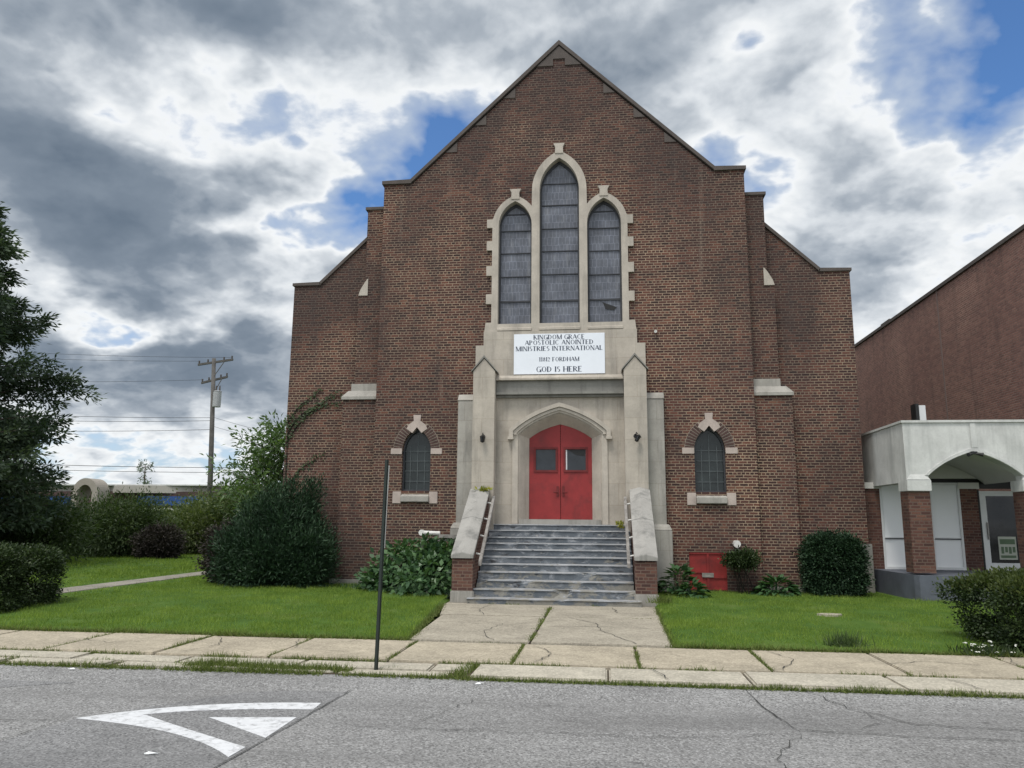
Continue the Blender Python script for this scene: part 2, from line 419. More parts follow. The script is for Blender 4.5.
# sidewalk: slabs 1.5 m wide with open joints, bedded on soil
sw = MB()
xs = np.arange(-36, 36, 1.52) - .55 + .01
for i, x in enumerate(xs):
    dz = random.uniform(-.005, .005)
    sw.box(x + .012, x + 1.52 - .012, -9.54, -8.0, -.11, .0 + dz)
structure(sw.build('sidewalk', M['walk'], bevel=.012))
structure(MB().box(-60, 60, -10.26, -7.97, -.29, -.045).build('soil_bed', M['soil']))
cb = MB()
for i, x in enumerate(np.arange(-.45, 36, 1.54)):
    cb.box(x + .01, x + 1.53, -10.30 + random.uniform(-.012, .012), -9.57, -.28, -.005 + random.uniform(-.008, .006))
# old broken kerb on the left: a back strip and short worn stones
x = -30.0
while x < -.6:
    w = random.uniform(1.3, 2.2); cb.box(x, min(x + w - .02, -.5), -9.985, -9.565, -.28, -.012 + random.uniform(-.012, .008)); x += w
x = -30.0
while x < -.75:
    w = random.uniform(.5, 1.5)
    cb.box(x, min(x + w - .04, -.62), -10.28 + random.uniform(0, .05), -10.0, -.28, -.022 + random.uniform(-.02, .012)); x += w + random.choice([0, 0, .03, .08])
structure(cb.build('kerb', M['curb'], bevel=.02))
# walkway to the steps
ww = MB()
def wk(x0a, x1a, ya, x0b, x1b, yb, z=.02):
    ww.hexa([(x0a, ya, -.1), (x1a, ya, -.1), (x1b, yb, -.1), (x0b, yb, -.1)], [(x0a, ya, z), (x1a, ya, z), (x1b, yb, z), (x0b, yb, z)])
wk(-1.72, -.01, -7.95, -1.86, -.01, -4.95, .012); wk(.03, 1.97, -7.95, .02, 2.02, -4.95, .016)
wk(-1.90, -.02, -4.93, -2.2, -.03, -3.1, .016); wk(.02, 2.03, -4.93, .01, 2.06, -3.1, .012)
ww.box(-2.22, 2.12, -3.08, -2.3, -.1, -.004)
structure(ww.build('walkway', M['walk2'], bevel=.012))
structure(MB().box(-1.8, 2.05, -7.96, -2.2, -.29, -.03).build('walkway_bed', M['soil']))
pth = MB()
for i in range(14):
    y = -7.9 + i * 2.0
    x = -11.3 + .018 * i
    pth.box(x + .18, x + .95, y + .02, y + 1.98, -.2, .115)
structure(pth.build('path', M['stone_path'], bevel=.01))

# road patch, paint, cracks
def flat_poly(name, pts, z, mat, th=None):
    return structure(MB().prism(pts, (), z - .003, z, 'z').build(name, mat))
flat_poly('road_patch', [(-1.63, -10.82), (-1.66, -11.4), (-1.70, -12.2), (-1.78, -13.6), (-1.85, -17), (-6.4, -17), (-6.2, -14), (-3.81, -13.04), (-3.70, -12.3), (-3.2, -11.6), (-2.7, -11.0), (-2.2, -10.83)], -.116, M['patch'])
flat_poly('road_patch', [(-12, -10.82), (-4.75, -10.82), (-5.4, -11.2), (-8, -11.6), (-12, -11.7)], -.116, M['patch'])
mk = MB()
def bez(p0, p1, p2, n=12): return [tuple((1 - t) ** 2 * a + 2 * t * (1 - t) * b + t * t * c for a, b, c in zip(p0, p1, p2)) for t in [i / n for i in range(n + 1)]]
top = bez((-3.70, -12.27), (-3.0, -11.45), (-1.74, -11.36)); low = bez((-1.72, -11.62), (-2.75, -11.72), (-3.20, -12.06))
mk.prism(top + low + [(-3.30, -12.12)], (), -.115, -.112, 'z')
mk.prism([(-3.70, -12.275), (-3.30, -12.125), (-3.2, -12.065)] + bez((-3.15, -12.07), (-2.5, -12.5), (-1.79, -12.91)) + bez((-1.80, -13.18), (-2.5, -12.45), (-3.70, -12.28))[:-1], (), -.1145, -.1115, 'z')
mk.prism([(-2.54, -12.06), (-1.76, -11.94), (-1.75, -12.63)], (), -.115, -.112, 'z')
structure(mk.build('road_marking', M['mark']))
ck = MB()
def crack(pts, w=.012, z=-.1085, jit=.04, flat=None):
    P = []
    for a, b in zip(pts[:-1], pts[1:]):
        n = max(2, int(math.dist(a, b) / .12))
        for i in range(n): P.append((a[0] + (b[0] - a[0]) * i / n + random.uniform(-jit, jit), a[1] + (b[1] - a[1]) * i / n + random.uniform(-jit, jit)))
    P.append(pts[-1])
    vs = []; fs = []
    for i, (px, py) in enumerate(P):
        q = P[min(i + 1, len(P) - 1)]; r = P[max(i - 1, 0)]
        d = Vector((q[0] - r[0], q[1] - r[1])).normalized(); ww_ = w * random.uniform(.4, 1.3) * (.3 if i in (0, len(P) - 1) else 1)
        vs += [(px - d.y * ww_, py + d.x * ww_, (flat if flat is not None else z + road_z(py) + .12)), (px + d.y * ww_, py - d.x * ww_, (flat if flat is not None else z + road_z(py) + .12))]
        if i: fs.append((2 * i - 2, 2 * i - 1, 2 * i + 1, 2 * i))
    ck.add(vs, fs)
crack([(2.52, -10.32), (2.62, -11.0), (2.74, -11.78)], .007, jit=.01)
crack([(2.74, -11.78), (2.6, -12.1), (2.4, -12.5), (2.31, -13.2)], .005)
crack([(2.74, -11.70), (3.6, -11.78), (4.67, -11.8), (6.5, -11.9)], .006, jit=.015)
crack([(3.1, -10.3), (3.6, -11.0), (3.9, -11.35), (4.7, -11.4), (6, -11.3)], .006)
crack([(3.55, -10.9), (3.6, -11.3), (3.3, -11.6)], .005)
crack([(-1.2, -12.15), (.4, -12.15), (1.8, -12.1), (2.7, -11.8)], .004)
crack([(-9, -13.5), (-5.5, -12.9), (-3.8, -12.3)], .006)
crack([(-1.63, -10.72), (-1.69, -11.9), (-1.78, -13.6), (-1.8, -15)], .004, jit=.008)
crack([(-3.78, -12.3), (-3.81, -13.05), (-6, -14)], .006, jit=.01)
crack([(-.2, -10.9), (-.5, -11.6), (-.6, -11.9)], .004)
structure(ck.build('road_crack', M['tar'], recalc=False))
ck = MB()
for pts, z in (([(-1.2, -3.2), (-1.35, -4.0), (-1.1, -4.9)], .021), ([(.4, -5.0), (.9, -5.7), (1.0, -6.6), (1.5, -7.9)], .021), ([(-1.8, -5.9), (-1.0, -6.1), (-.1, -5.9)], .019), ([(-.6, -6.0), (-.8, -7.0), (-.5, -7.9)], .019),
               ([(.1, -6.3), (1.1, -6.15), (1.95, -6.3)], .0205), ([(1.2, -3.2), (1.3, -4.1), (2.0, -4.5)], .019), ([(-4.5, -8.05), (-4.1, -8.8), (-4.3, -9.5)], .0095), ([(-6.3, -8.6), (-5.7, -8.9), (-5.2, -8.7)], .0095),
               ([(3.2, -8.1), (3.4, -8.7), (3.1, -9.5)], .0095), ([(4.3, -8.9), (5.0, -8.6), (5.6, -8.8)], .0095), ([(-3.3, -8.1), (-3.0, -8.9), (-2.2, -9.1)], .0095), ([(.1, -8.2), (.4, -8.8), (.2, -9.5)], .0095), ([(1.6, -9.6), (1.75, -10.25)], .006), ([(4.8, -9.62), (4.95, -10.28)], .006), ([(6.2, -8.1), (6.0, -8.8), (6.6, -9.4)], .0095)):
    crack(pts, random.uniform(.004, .008), jit=.03, flat=z)
structure(ck.build('pavement_crack', M['tar'], recalc=False))

# ================================================================== CHURCH
church = thing('church', 'dark brown brick gabled church with pale stone portal and three tall pointed windows', 'church')
HW = 4.737
big = [(0, 6.66, gothic(.515, 10.28, .88)), (-1.155, 6.66, gothic(.435, 9.33, .66)), (1.155, 6.66, gothic(.435, 9.33, .66))]
def grow(half, e): return [(x + e * (1 if i < len(half) - 1 else 0) * .9 + (0 if i < len(half) - 1 else 0), z + e * (i / (len(half) - 1)) * 1.4) for i, (x, z) in enumerate(half)]
holes = [arch_poly(cx, z0 - .04, grow(h, .045)) for cx, z0, h in big]
SMX, SMH = 3.63, .37
sm_half = gothic(SMH, 3.42, .57)
for s in (-1, 1): holes.append(arch_poly(s * SMX, 2.41, sm_half))
holes.append([(3.06, .12), (3.93, .12), (3.93, 1.0), (3.06, 1.0)])
DH = flat_arch(1.0, 3.80, .53)
holes.append(arch_poly(0, 1.60, grow(DH, .03)))
MB().prism([(-HW, -.4), (HW, -.4), (HW, 10.62), (3.973, 10.62), (0, 14.42), (-3.973, 10.62), (-HW, 10.62)], holes, 0, .6).build('gable_wall', M['brick'], church)
# coping along the gable
cp = MB(); t_ = .10
for s in (-1, 1):
    a = (s * 3.99, 10.645); b = (0, 14.47)
    L = math.dist(a, b); nx, nz = -(b[1] - a[1]) / L * -s, abs(b[0] - a[0]) / L
    cp.prism([a, b, (0, 14.60), (s * (3.99 + .02), 10.74)], (), -.06, .64)
    cp.prism([(s * 3.985, 10.622), (s * (HW + .05), 10.622), (s * (HW + .05), 10.715), (s * 3.985, 10.738)], (), -.065, .645)
    for z in (13.0, 12.25, 11.5):   # small kneeler stones let into the brick below the rake
        x = (14.42 - z) / (14.42 - 10.62) * 3.973
        cp.prism([(s * (x + .01), z - .02), (s * (x - .30), z + .27), (s * (x - .30), z - .02)], (), -.022, .1)
cp.build('coping', M['coping'], church)
ap = MB(); ap.prism([(-.60, 13.86), (-.16, 13.86), (-.16, 14.06), (.16, 14.06), (.16, 13.86), (.60, 13.86), (0, 14.44)], (), -.03, .3)
ap.build('apex_stone', M['coping'], church)
# wings and buttresses
for s in (-1, 1):
    wg = MB()
    o = [(s * 4.55, -.4), (s * 7.318, -.4), (s * 7.318, 8.0), (s * 6.585, 8.0), (s * 5.1, 9.42), (s * 4.55, 9.42)]
    wg.prism(o, (), .5, .95)
    wg.box(min(s * 6.9, s * 7.316), max(s * 6.9, s * 7.316), .951, 26, -.4, 7.6)
    w = wg.build('side_wing', M['brick'], church)
    c2 = MB()
    c2.prism([(s * 6.55, 8.002), (s * 7.36, 8.002), (s * 7.36, 8.075), (s * 6.60, 8.095)], (), .45, 1.0)
    c2.prism([(s * 6.585, 8.004), (s * 6.60, 8.097), (s * 5.262, 9.39), (s * 5.262, 9.28)], (), .45, 1.0)
    c2.build('wing_coping', M['coping'], w)
    MB().box(min(s * 6.75, s * 7.37), max(s * 6.75, s * 7.37), .42, 1.2, -.3, 1.22).build('corner_plinth', M['stone_dark'], w)
    bt = MB()
    def bx(xa, xb, y0, y1, z0, z1): bt.box(min(s * xa, s * xb), max(s * xa, s * xb), y0, y1, z0, z1)
    bx(4.6, 5.24, .24, .92, 7.60, 10.02)
    bx(4.6, 5.40, .24, .91, 5.0, 7.60)
    bx(4.6, 5.66, .16, .90, -.4, 4.80)
    b = bt.build('buttress', M['brick'], church)
    bc = MB(); bc.box(min(s * 4.74, s * 5.30), max(s * 4.74, s * 5.30), .2, .96, 10.022, 10.10); bc.build('buttress_cap', M['coping'], b)
    bs = MB(); bs.prism([(s * 5.15, 7.602), (s * 5.405, 7.602), (s * 5.36, 7.75), (s * 5.25, 7.95), (s * 5.17, 8.06), (s * 5.15, 8.06)], (), .215, .9); bs.build('weathering_stone', M['stone_plain'], b)
    bs = MB(); X = lambda a: s * a
    bs.box(min(s * 4.742, s * 5.48), max(s * 4.742, s * 5.42), .215, .9, 5.0, 5.20); bs.build('band_stone', M['stone_grey'], b)
    bs = MB()
    lo = [(4.742, .10), (5.70, .10), (5.70, .88), (4.742, .88)]; mid = lo; hi = [(4.742, .21), (5.55, .21), (5.55, .88), (4.742, .88)]
    bs.hexa([(X(a), y, 4.77) for a, y in lo], [(X(a), y, 4.84) for a, y in lo])
    bs.hexa([(X(a), y, 4.842) for a, y in lo], [(X(a), y, 5.01) for a, y in hi])
    bs.build('weathering_stone', M['stone_grey'], b)
    MB().box(min(s * 4.72, s * 5.78), max(s * 4.72, s * 5.78), .08, .4, -.35, .22).build('buttress_plinth', M['stone_dark'], b)
MB().prism([(-4.6, 10.0), (4.6, 10.0), (0, 14.1)], (), .6, 26).build('roof', M['roof'], church)
MB().prism([(-6.9, 7.5), (-4.55, 9.1), (-4.55, 8.9), (-6.9, 7.3)], (), .96, 26).build('side_roof', M['roof'], church)
MB().prism([(6.9, 7.5), (4.55, 9.1), (4.55, 8.9), (6.9, 7.3)], (), .96, 26).build('side_roof', M['roof'], church)
MB().box(-4.6, 4.6, .9, 25.9, -.4, 10.0).build('nave', M['brick'], church)

# big three-light window
sur = thing('x', None, None); bpy.data.objects.remove(sur)
def stone_outline():
    so = gothic(.60, 9.33, .82); so = [(1.155 + x, z) for x, z in so]          # right half of the right ring
    sl = [(1.155 - x, z) for x, z in gothic(.60, 9.33, .82)[::-1]]             # falling towards the middle
    sl = [p for p in sl if p[0] > .715]
    ce = gothic(.715, 10.28, 1.08)
    pts = [(1.93, 6.30), (1.93, 6.45)]
    z = 6.62; out = True
    q = [(6.45, 6.70), (7.20, 7.46), (7.96, 8.22), (8.65, 8.90), (9.27, 9.50)]
    for i, (a, b) in enumerate(q):
        xo = 1.90
        if i == 0: pts += [(xo, b), (1.755, b)]
        else: pts += [(1.755, a), (xo, a), (xo, b), (1.755, b)]
    pts += [p for p in so if p[1] > 9.5] + sl[1:] + ce
    left = [(-x, z) for x, z in pts[::-1][1:]]
    return pts + left
win_holes = [arch_poly(cx, z0, h) for cx, z0, h in big]
tracery = MB().prism(stone_outline(), win_holes, -.07, .34).build('window_surround', M['stone_plain'], church)
for cx, z in ((0, 11.34), (-1.155, 10.10), (1.155, 10.10)):
    fin = MB(); fin.prism([(cx - .11, z - .06), (cx + .11, z - .06), (cx + .10, z + .12), (cx + .15, z + .22), (cx - .15, z + .22), (cx - .10, z + .12)], (), -.09, .1); fin.build('finial', M['stone_plain'], tracery)
for cx, w in ((0, .52), (-1.155, .44), (1.155, .44)):
    sl = MB(); sl.add([(cx - w, -.10, 6.54), (cx + w, -.10, 6.54), (cx + w, .16, 6.69), (cx - w, .16, 6.69), (cx - w, -.10, 6.48), (cx + w, -.10, 6.48), (cx + w, .16, 6.48), (cx - w, .16, 6.48)],
           [(0, 1, 2, 3), (4, 5, 1, 0), (7, 6, 5, 4), (3, 2, 6, 7), (0, 3, 7, 4), (1, 5, 6, 2)])
    sl.build('sill', M['stone_plain'], tracery)
for (cx, z0, h), bars in zip(big, ([7.31, 8.02, 8.65, 9.27, 9.92, 10.52], [7.31, 7.98, 8.62, 9.24, 9.7], [7.31, 7.98, 8.62, 9.24, 9.7])):
    w = MB().prism(arch_poly(cx, z0 - .03, grow(h, .04)), (), .17, .20).build('stained_window', M['glass'], church)
    for k, zb in enumerate(bars):
        hw = h[0][0]
        if zb > h[0][1]:
            for (xa, za), (xb, zb2) in zip(h[:-1], h[1:]):
                if za <= zb <= zb2: hw = xa + (xb - xa) * (zb - za) / (zb2 - za)
        piece('glazing_bar', M['bar'], w, cx - hw, cx + hw, .14, .168, zb - (.022 if k == 0 else .010), zb + (.022 if k == 0 else .010))
    fr = MB().prism(arch_poly(cx, z0 + .01, grow(h, -.005)), [arch_poly(cx, z0 + .05, grow(h, -.05))], .135, .169)
    fr.build('window_frame', M['bar'], w)
    if cx > 1:
        MB().prism([(cx - .06, 7.24), (cx + .30, 7.10), (cx + .22, 7.02), (cx + .02, 7.06)], (), .155, .168).build('broken_pane', M['black'], w)
# small windows
for s in (-1, 1):
    cx = s * SMX
    w = MB().prism(arch_poly(cx, 2.40, sm_half), (), .19, .22).build('small_window', M['glass_small'], church)
    ld = MB()
    for k in range(1, 4):
        x = cx - SMH + k * 2 * SMH / 4
        ld.box(x - .007, x + .007, .172, .188, 2.41, 3.55 if k != 2 else 3.85)
    for z in (2.66, 2.92, 3.17, 3.42):
        ld.box(cx - SMH, cx + SMH, .170, .187, z - .007, z + .007)
    ld.build('lead_grid', M['lead'], w)
    MB().prism(arch_poly(cx, 2.412, sm_half), [arch_poly(cx, 2.45, grow(gothic(SMH - .04, 3.42, .51), 0))], .12, .169).build('window_frame', M['bar'], w)
    for a in (-1, 1):
        piece('impost', M['keystone'], w, cx + a * .37 if a > 0 else cx - .66, cx + .66 if a > 0 else cx - .37, -.025, .2, 3.33, 3.48, bevel=.008)
    MB().prism([(cx - .21, 4.09), (cx - .27, 3.98), (cx - .12, 3.87), (cx, 4.02), (cx + .12, 3.87), (cx + .27, 3.98), (cx + .21, 4.09), (cx + .085, 4.18), (cx + .10, 4.33), (cx - .10, 4.33), (cx - .085, 4.18)], (), -.03, .12).build('keystone', M['keystone'], w)
    br = MB(); rad = (SMH * SMH + .57 ** 2) / (2 * SMH); c0 = SMH - rad; a1 = math.atan2(.57, -c0)
    nb = 9
    bmort = MB()
    for a in (-1, 1):
        ring = []
        for k in range(nb):
            t0 = .06 + (a1 * .80 - .06) * k / nb; t1 = .06 + (a1 * .80 - .06) * (k + .74) / nb
            p = [(c0 + r * math.cos(t), 3.42 + r * math.sin(t)) for r, t in ((rad + .005, t0), (rad + .225, t0), (rad + .225, t1), (rad + .005, t1))]
            br.mat(0).prism([(cx + a * x, z) for x, z in p], (), -.012, .1)
        inn = [(cx + a * (c0 + (rad + .002) * math.cos(t)), 3.42 + (rad + .002) * math.sin(t)) for t in np.linspace(.05, a1 * .82, 9)]
        out = [(cx + a * (c0 + (rad + .235) * math.cos(t)), 3.42 + (rad + .235) * math.sin(t)) for t in np.linspace(.05, a1 * .82, 9)][::-1]
        br.mat(1).prism(inn + out, (), -.004, .09)
    br.build('brick_arch', [M['brick_voussoir'] if 'brick_voussoir' in M else plain('voussoir_brick', (.075, .045, .04), .9, .4, 9), plain('arch_mortar', (.30, .255, .21), .9)], w)
    for xa, xb in ((cx - .575, cx - .36), (cx + .36, cx + .575)): piece('sill_block', M['keystone'], w, xa, xb, -.03, .2, 2.10, 2.395, bevel=.008)
    MB().add([(cx - .358, -.10, 2.28), (cx + .358, -.10, 2.28), (cx + .358, .18, 2.41), (cx - .358, .18, 2.41), (cx - .358, -.10, 2.14), (cx + .358, -.10, 2.14), (cx + .358, .18, 2.10), (cx - .358, .18, 2.10)],
             [(0, 1, 2, 3), (4, 5, 1, 0), (7, 6, 5, 4), (3, 2, 6, 7), (0, 3, 7, 4), (1, 5, 6, 2)]).build('sill', M['stone_grey'], w, bevel=.012)
# portal
portal = MB()
portal.prism([(-2.14, 1.60), (2.14, 1.60), (2.14, 6.10), (1.94, 6.10), (1.94, 6.46), (-1.94, 6.46), (-1.94, 6.10), (-2.14, 6.10)], [arch_poly(0, 1.60, DH)], -.09, .05)
portal.v = portal.v
po = portal.build('portal', M['stone'], church)
pl = MB()
for s in (-1, 1):
    x0, x1 = s * 1.585, s * 2.125
    xm = (x0 + x1) / 2
    q = MB(); q.box(min(x0, x1), max(x0, x1), -.47, -.02, 1.0, 5.36)
    lo, hi = min(x0, x1) - .02, max(x0, x1) + .02
    q.add([(lo + .02, -.47, 5.362), (hi - .02, -.47, 5.362), (xm, -.47, 5.68), (lo + .02, -.092, 5.362), (hi - .02, -.092, 5.362), (xm, -.092, 5.68)], [(0, 1, 2), (5, 4, 3), (0, 2, 5, 3), (1, 4, 5, 2), (0, 3, 4, 1)])
    q.build('pilaster', M['stone'], po)
    q = MB(); q.prism([(lo - .03, 5.34), (xm, 5.70), (hi + .03, 5.34), (hi + .03, 5.37), (xm, 5.76), (lo - .03, 5.37)], (), -.50, -.091); q.build('pilaster_cap', M['stone_dark'], po)
    q = MB(); q.box(min(s * 2.13, s * 2.545), max(s * 2.13, s * 2.545), -.2, .1, 1.55, 4.66)
    a, b = sorted((s * 2.13, s * 2.56))
    q.hexa([(a, -.22, 4.662), (b, -.22, 4.662), (b, .1, 4.662), (a, .1, 4.662)], [(a, -.05, 4.84), (b, -.05, 4.84), (b, .1, 4.84), (a, .1, 4.84)])
    q.build('side_pier', M['stone_grey'], po, bevel=.01)
    q = MB(); a, b = sorted((s * 2.125, s * 2.66))
    q.box(a, b, -.32, .1, -.3, 1.50); a2, b2 = sorted((s * 2.125, s * 2.60))
    q.hexa([(a, -.32, 1.502), (b, -.32, 1.502), (b, .1, 1.502), (a, .1, 1.502)], [(a2, -.22, 1.64), (b2, -.22, 1.64), (b2, .1, 1.64), (a2, .1, 1.64)])
    q.build('pier_plinth', M['stone_grey'], po, bevel=.012)
q = MB()
q.add([(-1.58, -.30, 5.20), (1.58, -.30, 5.20), (1.58, -.092, 5.31), (-1.58, -.092, 5.31), (-1.58, -.30, 5.15), (1.58, -.30, 5.15), (1.58, -.092, 5.15), (-1.58, -.092, 5.15)], [(0, 1, 2, 3), (4, 5, 1, 0), (7, 6, 5, 4), (3, 2, 6, 7), (0, 3, 7, 4), (1, 5, 6, 2)])
q.build('cornice', M['stone'], po, bevel=.008); q = MB()
q.box(-1.58, 1.58, -.20, -.092, 4.86, 5.148)
q.box(-1.58, 1.58, -.27, -.092, 4.79, 4.858)
q.box(-1.58, 1.58, -.18, -.092, 4.73, 4.788)
q.build('frieze', M['stone_dark'], po, bevel=.008)
def ring(half_out, half_in, zo, zi, y0, y1): return MB().prism(arch_poly(0, zo, half_out)[0:] , (), y0, y1) 
def band(ho, hi, z0):
    r = [(x, z) for x, z in ho]; o = [(ho[0][0], z0)] + r + [(-x, z) for x, z in r[::-1][1:]] + [(-ho[0][0], z0)]
    ri = [(x, z) for x, z in hi]; i = [(-hi[0][0], z0)] + [(-x, z) for x, z in ri][0:] + [(x, z) for x, z in ri[::-1][1:]] + [(hi[0][0], z0)]
    return o + i
MB().prism(band(flat_arch(1.17, 3.83, .60), flat_arch(1.03, 3.81, .545), 1.62), (), -.135, -.088).build('jamb_moulding', M['stone_plain'], po)
hm = MB(); hm.prism(band(flat_arch(1.255, 3.93, .66), flat_arch(1.15, 3.89, .60), 3.72), (), -.22, -.088)
hm.build('hood_mould', M['stone_plain'], po); hm = MB(); hm.prism(band(flat_arch(1.145, 3.885, .595), flat_arch(1.06, 3.85, .56), 3.80), (), -.18, -.087)
hm.build('arch_roll', M['stone_plain'], po)
for s in (-1, 1): piece('label_stop', M['stone_plain'], po, min(s * 1.14, s * 1.285), max(s * 1.14, s * 1.285), -.235, -.088, 3.68, 3.75)
# splayed reveal between the arch in the portal face and the door
DI = flat_arch(.785, 3.74, .36)
o1 = arch_poly(0, 1.60, DH); i1 = arch_poly(0, 1.60, DI)
vs = [(x, -.088, z) for x, z in o1] + [(x, .24, z) for x, z in i1]; n = len(o1)
rv = MB().add(vs, [(k, k + 1, n + k + 1, n + k) for k in range(n - 1)])
rv.build('splayed_reveal', M['stone_plain'], po)
MB().box(-1.0, 1.0, -.12, .4, 1.60, 1.735).build('threshold', M['stone_grey'], po, bevel=.01)
for s in (-1, 1):
    half = [(x * 1.04, z + .02) for x, z in flat_arch(.785, 3.74, .36)]
    leaf = [(s * .006, 1.738)] + [(s * half[0][0], 1.738)] + [(s * x, z) for x, z in half[:-1]] + [(s * .006, half[-1][1])]
    xa, xb = (-.62, -.12) if s < 0 else (.13, .63)
    d = MB().prism(leaf, [[(xa, 2.95), (xb, 2.95), (xb, 3.47), (xa, 3.47)]], .25, .31).build('door', M['red'], church)
    f = MB(); f.prism([(xa - .05, 2.90), (xb + .05, 2.90), (xb + .05, 3.52), (xa - .05, 3.52)], [[(xa, 2.95), (xb, 2.95), (xb, 3.47), (xa, 3.47)]], .225, .249); f.build('window_trim', M['red_old'], d)
    MB().box(xa - .01, xb + .01, .28, .29, 2.94, 3.48).build('door_window', M['glass_door'], d)
    k = MB(); k.box(s * .07 - .03, s * .07 + .03, .236, .249, 2.30, 2.55); k.tube([(s * .07, .24, 2.40), (s * .07, .19, 2.40), (s * .07 + s * .10, .19, 2.40)], .014, 8); k.build('door_handle', M['red_old'], d)
    if s > 0:
        MB().box(xa + .002, xa + .035, .262, .279, 2.96, 3.46).build('white_strip', M['board'], d)
        MB().prism([(xa + .05, 3.46), (xb - .01, 3.46), (xb - .02, 3.30), (xa + .26, 3.33)], (), .270, .2795).build('torn_blind', M['black'], d)
# basement hatch and wall fittings
h = MB(); h.box(3.06, 3.93, .04, .07, .12, 1.0)
h = h.build('basement_hatch', M['hatch'], church)
for bx_ in ((3.47, 3.52, .015, .039, .18, .95), (3.07, 3.92, .012, .038, .955, .99), (3.07, 3.92, .014, .0385, .13, .17), (3.08, 3.46, .016, .038, .52, .58), (3.53, 3.91, .016, .038, .40, .46)): piece('batten', M['hatch'], h, *bx_)
q = MB(); q.box(3.35, 3.62, .0, .014, .42, .52); q.build('vent_slot', M['grey_wood'], h)
tag(MB().tube([(4.16, 0.01, 1.20), (4.16, -.16, 1.20)], .085, 14).build('wall_vent', M['white_pipe']), 'short white vent pipe sticking out of the brick above the red hatch', 'vent pipe')
tag(MB().tube([(2.40, .01, 6.40), (2.40, -.10, 6.38)], [.03, .04], 10).build('wall_light', M['white_pipe']), 'tiny white spot fitting on the brick beside the white sign', 'wall light')

# sign
SX0, SX1, SZ0, SZ1, SY = -1.155, 1.135, 5.33, 6.37, -.115
sign = thing('church_sign', 'white rectangular painted sign with dark serif lettering above the church door', 'sign', (0, SY, SZ0))
sb = MB().box(SX0, SX1, SY, SY + .025, SZ0, SZ1).build('sign_board', M['white'], sign, bevel=.004)
G = {  # strokes: (x0,y0,x1,y1,weight) on a unit-high cell ; arcs: ('o',cx,cy,rx,ry,a0,a1)
 'K': (.78, [(.14, 0, .14, 1, 2), (.14, .45, .66, 1, 1), (.30, .58, .68, 0, 2)]), 'I': (.34, [(.17, 0, .17, 1, 2)]),
 'N': (.84, [(.12, 0, .12, 1, 1), (.12, 1, .70, 0, 2), (.70, 0, .70, 1, 1)]), 'G': (.86, [('o', .43, .5, .36, .5, 50, 325), (.76, .02, .76, .42, 2), (.56, .42, .86, .42, 1)]),
 'D': (.84, [(.14, 0, .14, 1, 2), ('o', .18, .5, .56, .5, -90, 90)]), 'O': (.88, [('o', .44, .5, .37, .5, 0, 360)]),
 'M': (1.02, [(.12, 0, .12, 1, 1), (.12, 1, .50, 0, 2), (.50, 0, .88, 1, 1), (.88, 0, .88, 1, 2)]), 'R': (.80, [(.14, 0, .14, 1, 2), ('o', .16, .74, .48, .26, -90, 90), (.32, .48, .70, 0, 2)]),
 'A': (.84, [(.08, 0, .42, 1, 1), (.42, 1, .76, 0, 2), (.22, .34, .62, .34, 1)]), 'C': (.82, [('o', .43, .5, .36, .5, 45, 318)]), 'E': (.70, [(.14, 0, .14, 1, 2), (.14, .98, .60, .98, 1), (.14, .5, .48, .5, 1), (.14, .02, .62, .02, 1)]),
 'P': (.72, [(.14, 0, .14, 1, 2), ('o', .16, .73, .46, .27, -90, 90)]), 'S': (.62, [('o', .31, .74, .23, .26, 40, 270), ('o', .31, .26, .25, .26, -130, 90)]), 'T': (.74, [(.37, 0, .37, 1, 2), (.05, .98, .69, .98, 1)]),
 'L': (.66, [(.14, 0, .14, 1, 2), (.14, .02, .60, .02, 1)]), 'H': (.88, [(.14, 0, .14, 1, 2), (.74, 0, .74, 1, 2), (.14, .5, .74, .5, 1)]), 'F': (.66, [(.14, 0, .14, 1, 2), (.14, .98, .60, .98, 1), (.14, .5, .46, .5, 1)]),
 '1': (.44, [(.24, 0, .24, 1, 2), (.06, .82, .24, 1, 1)]), '7': (.58, [(.06, .97, .52, .97, 1), (.52, .97, .20, 0, 2)]), '8': (.60, [('o', .30, .74, .20, .25, 0, 360), ('o', .30, .25, .24, .26, 0, 360)]), '2': (.60, [('o', .29, .72, .22, .27, -20, 180), (.49, .62, .08, .03, 1), (.06, .03, .54, .03, 2)]), ' ': (.40, [])}
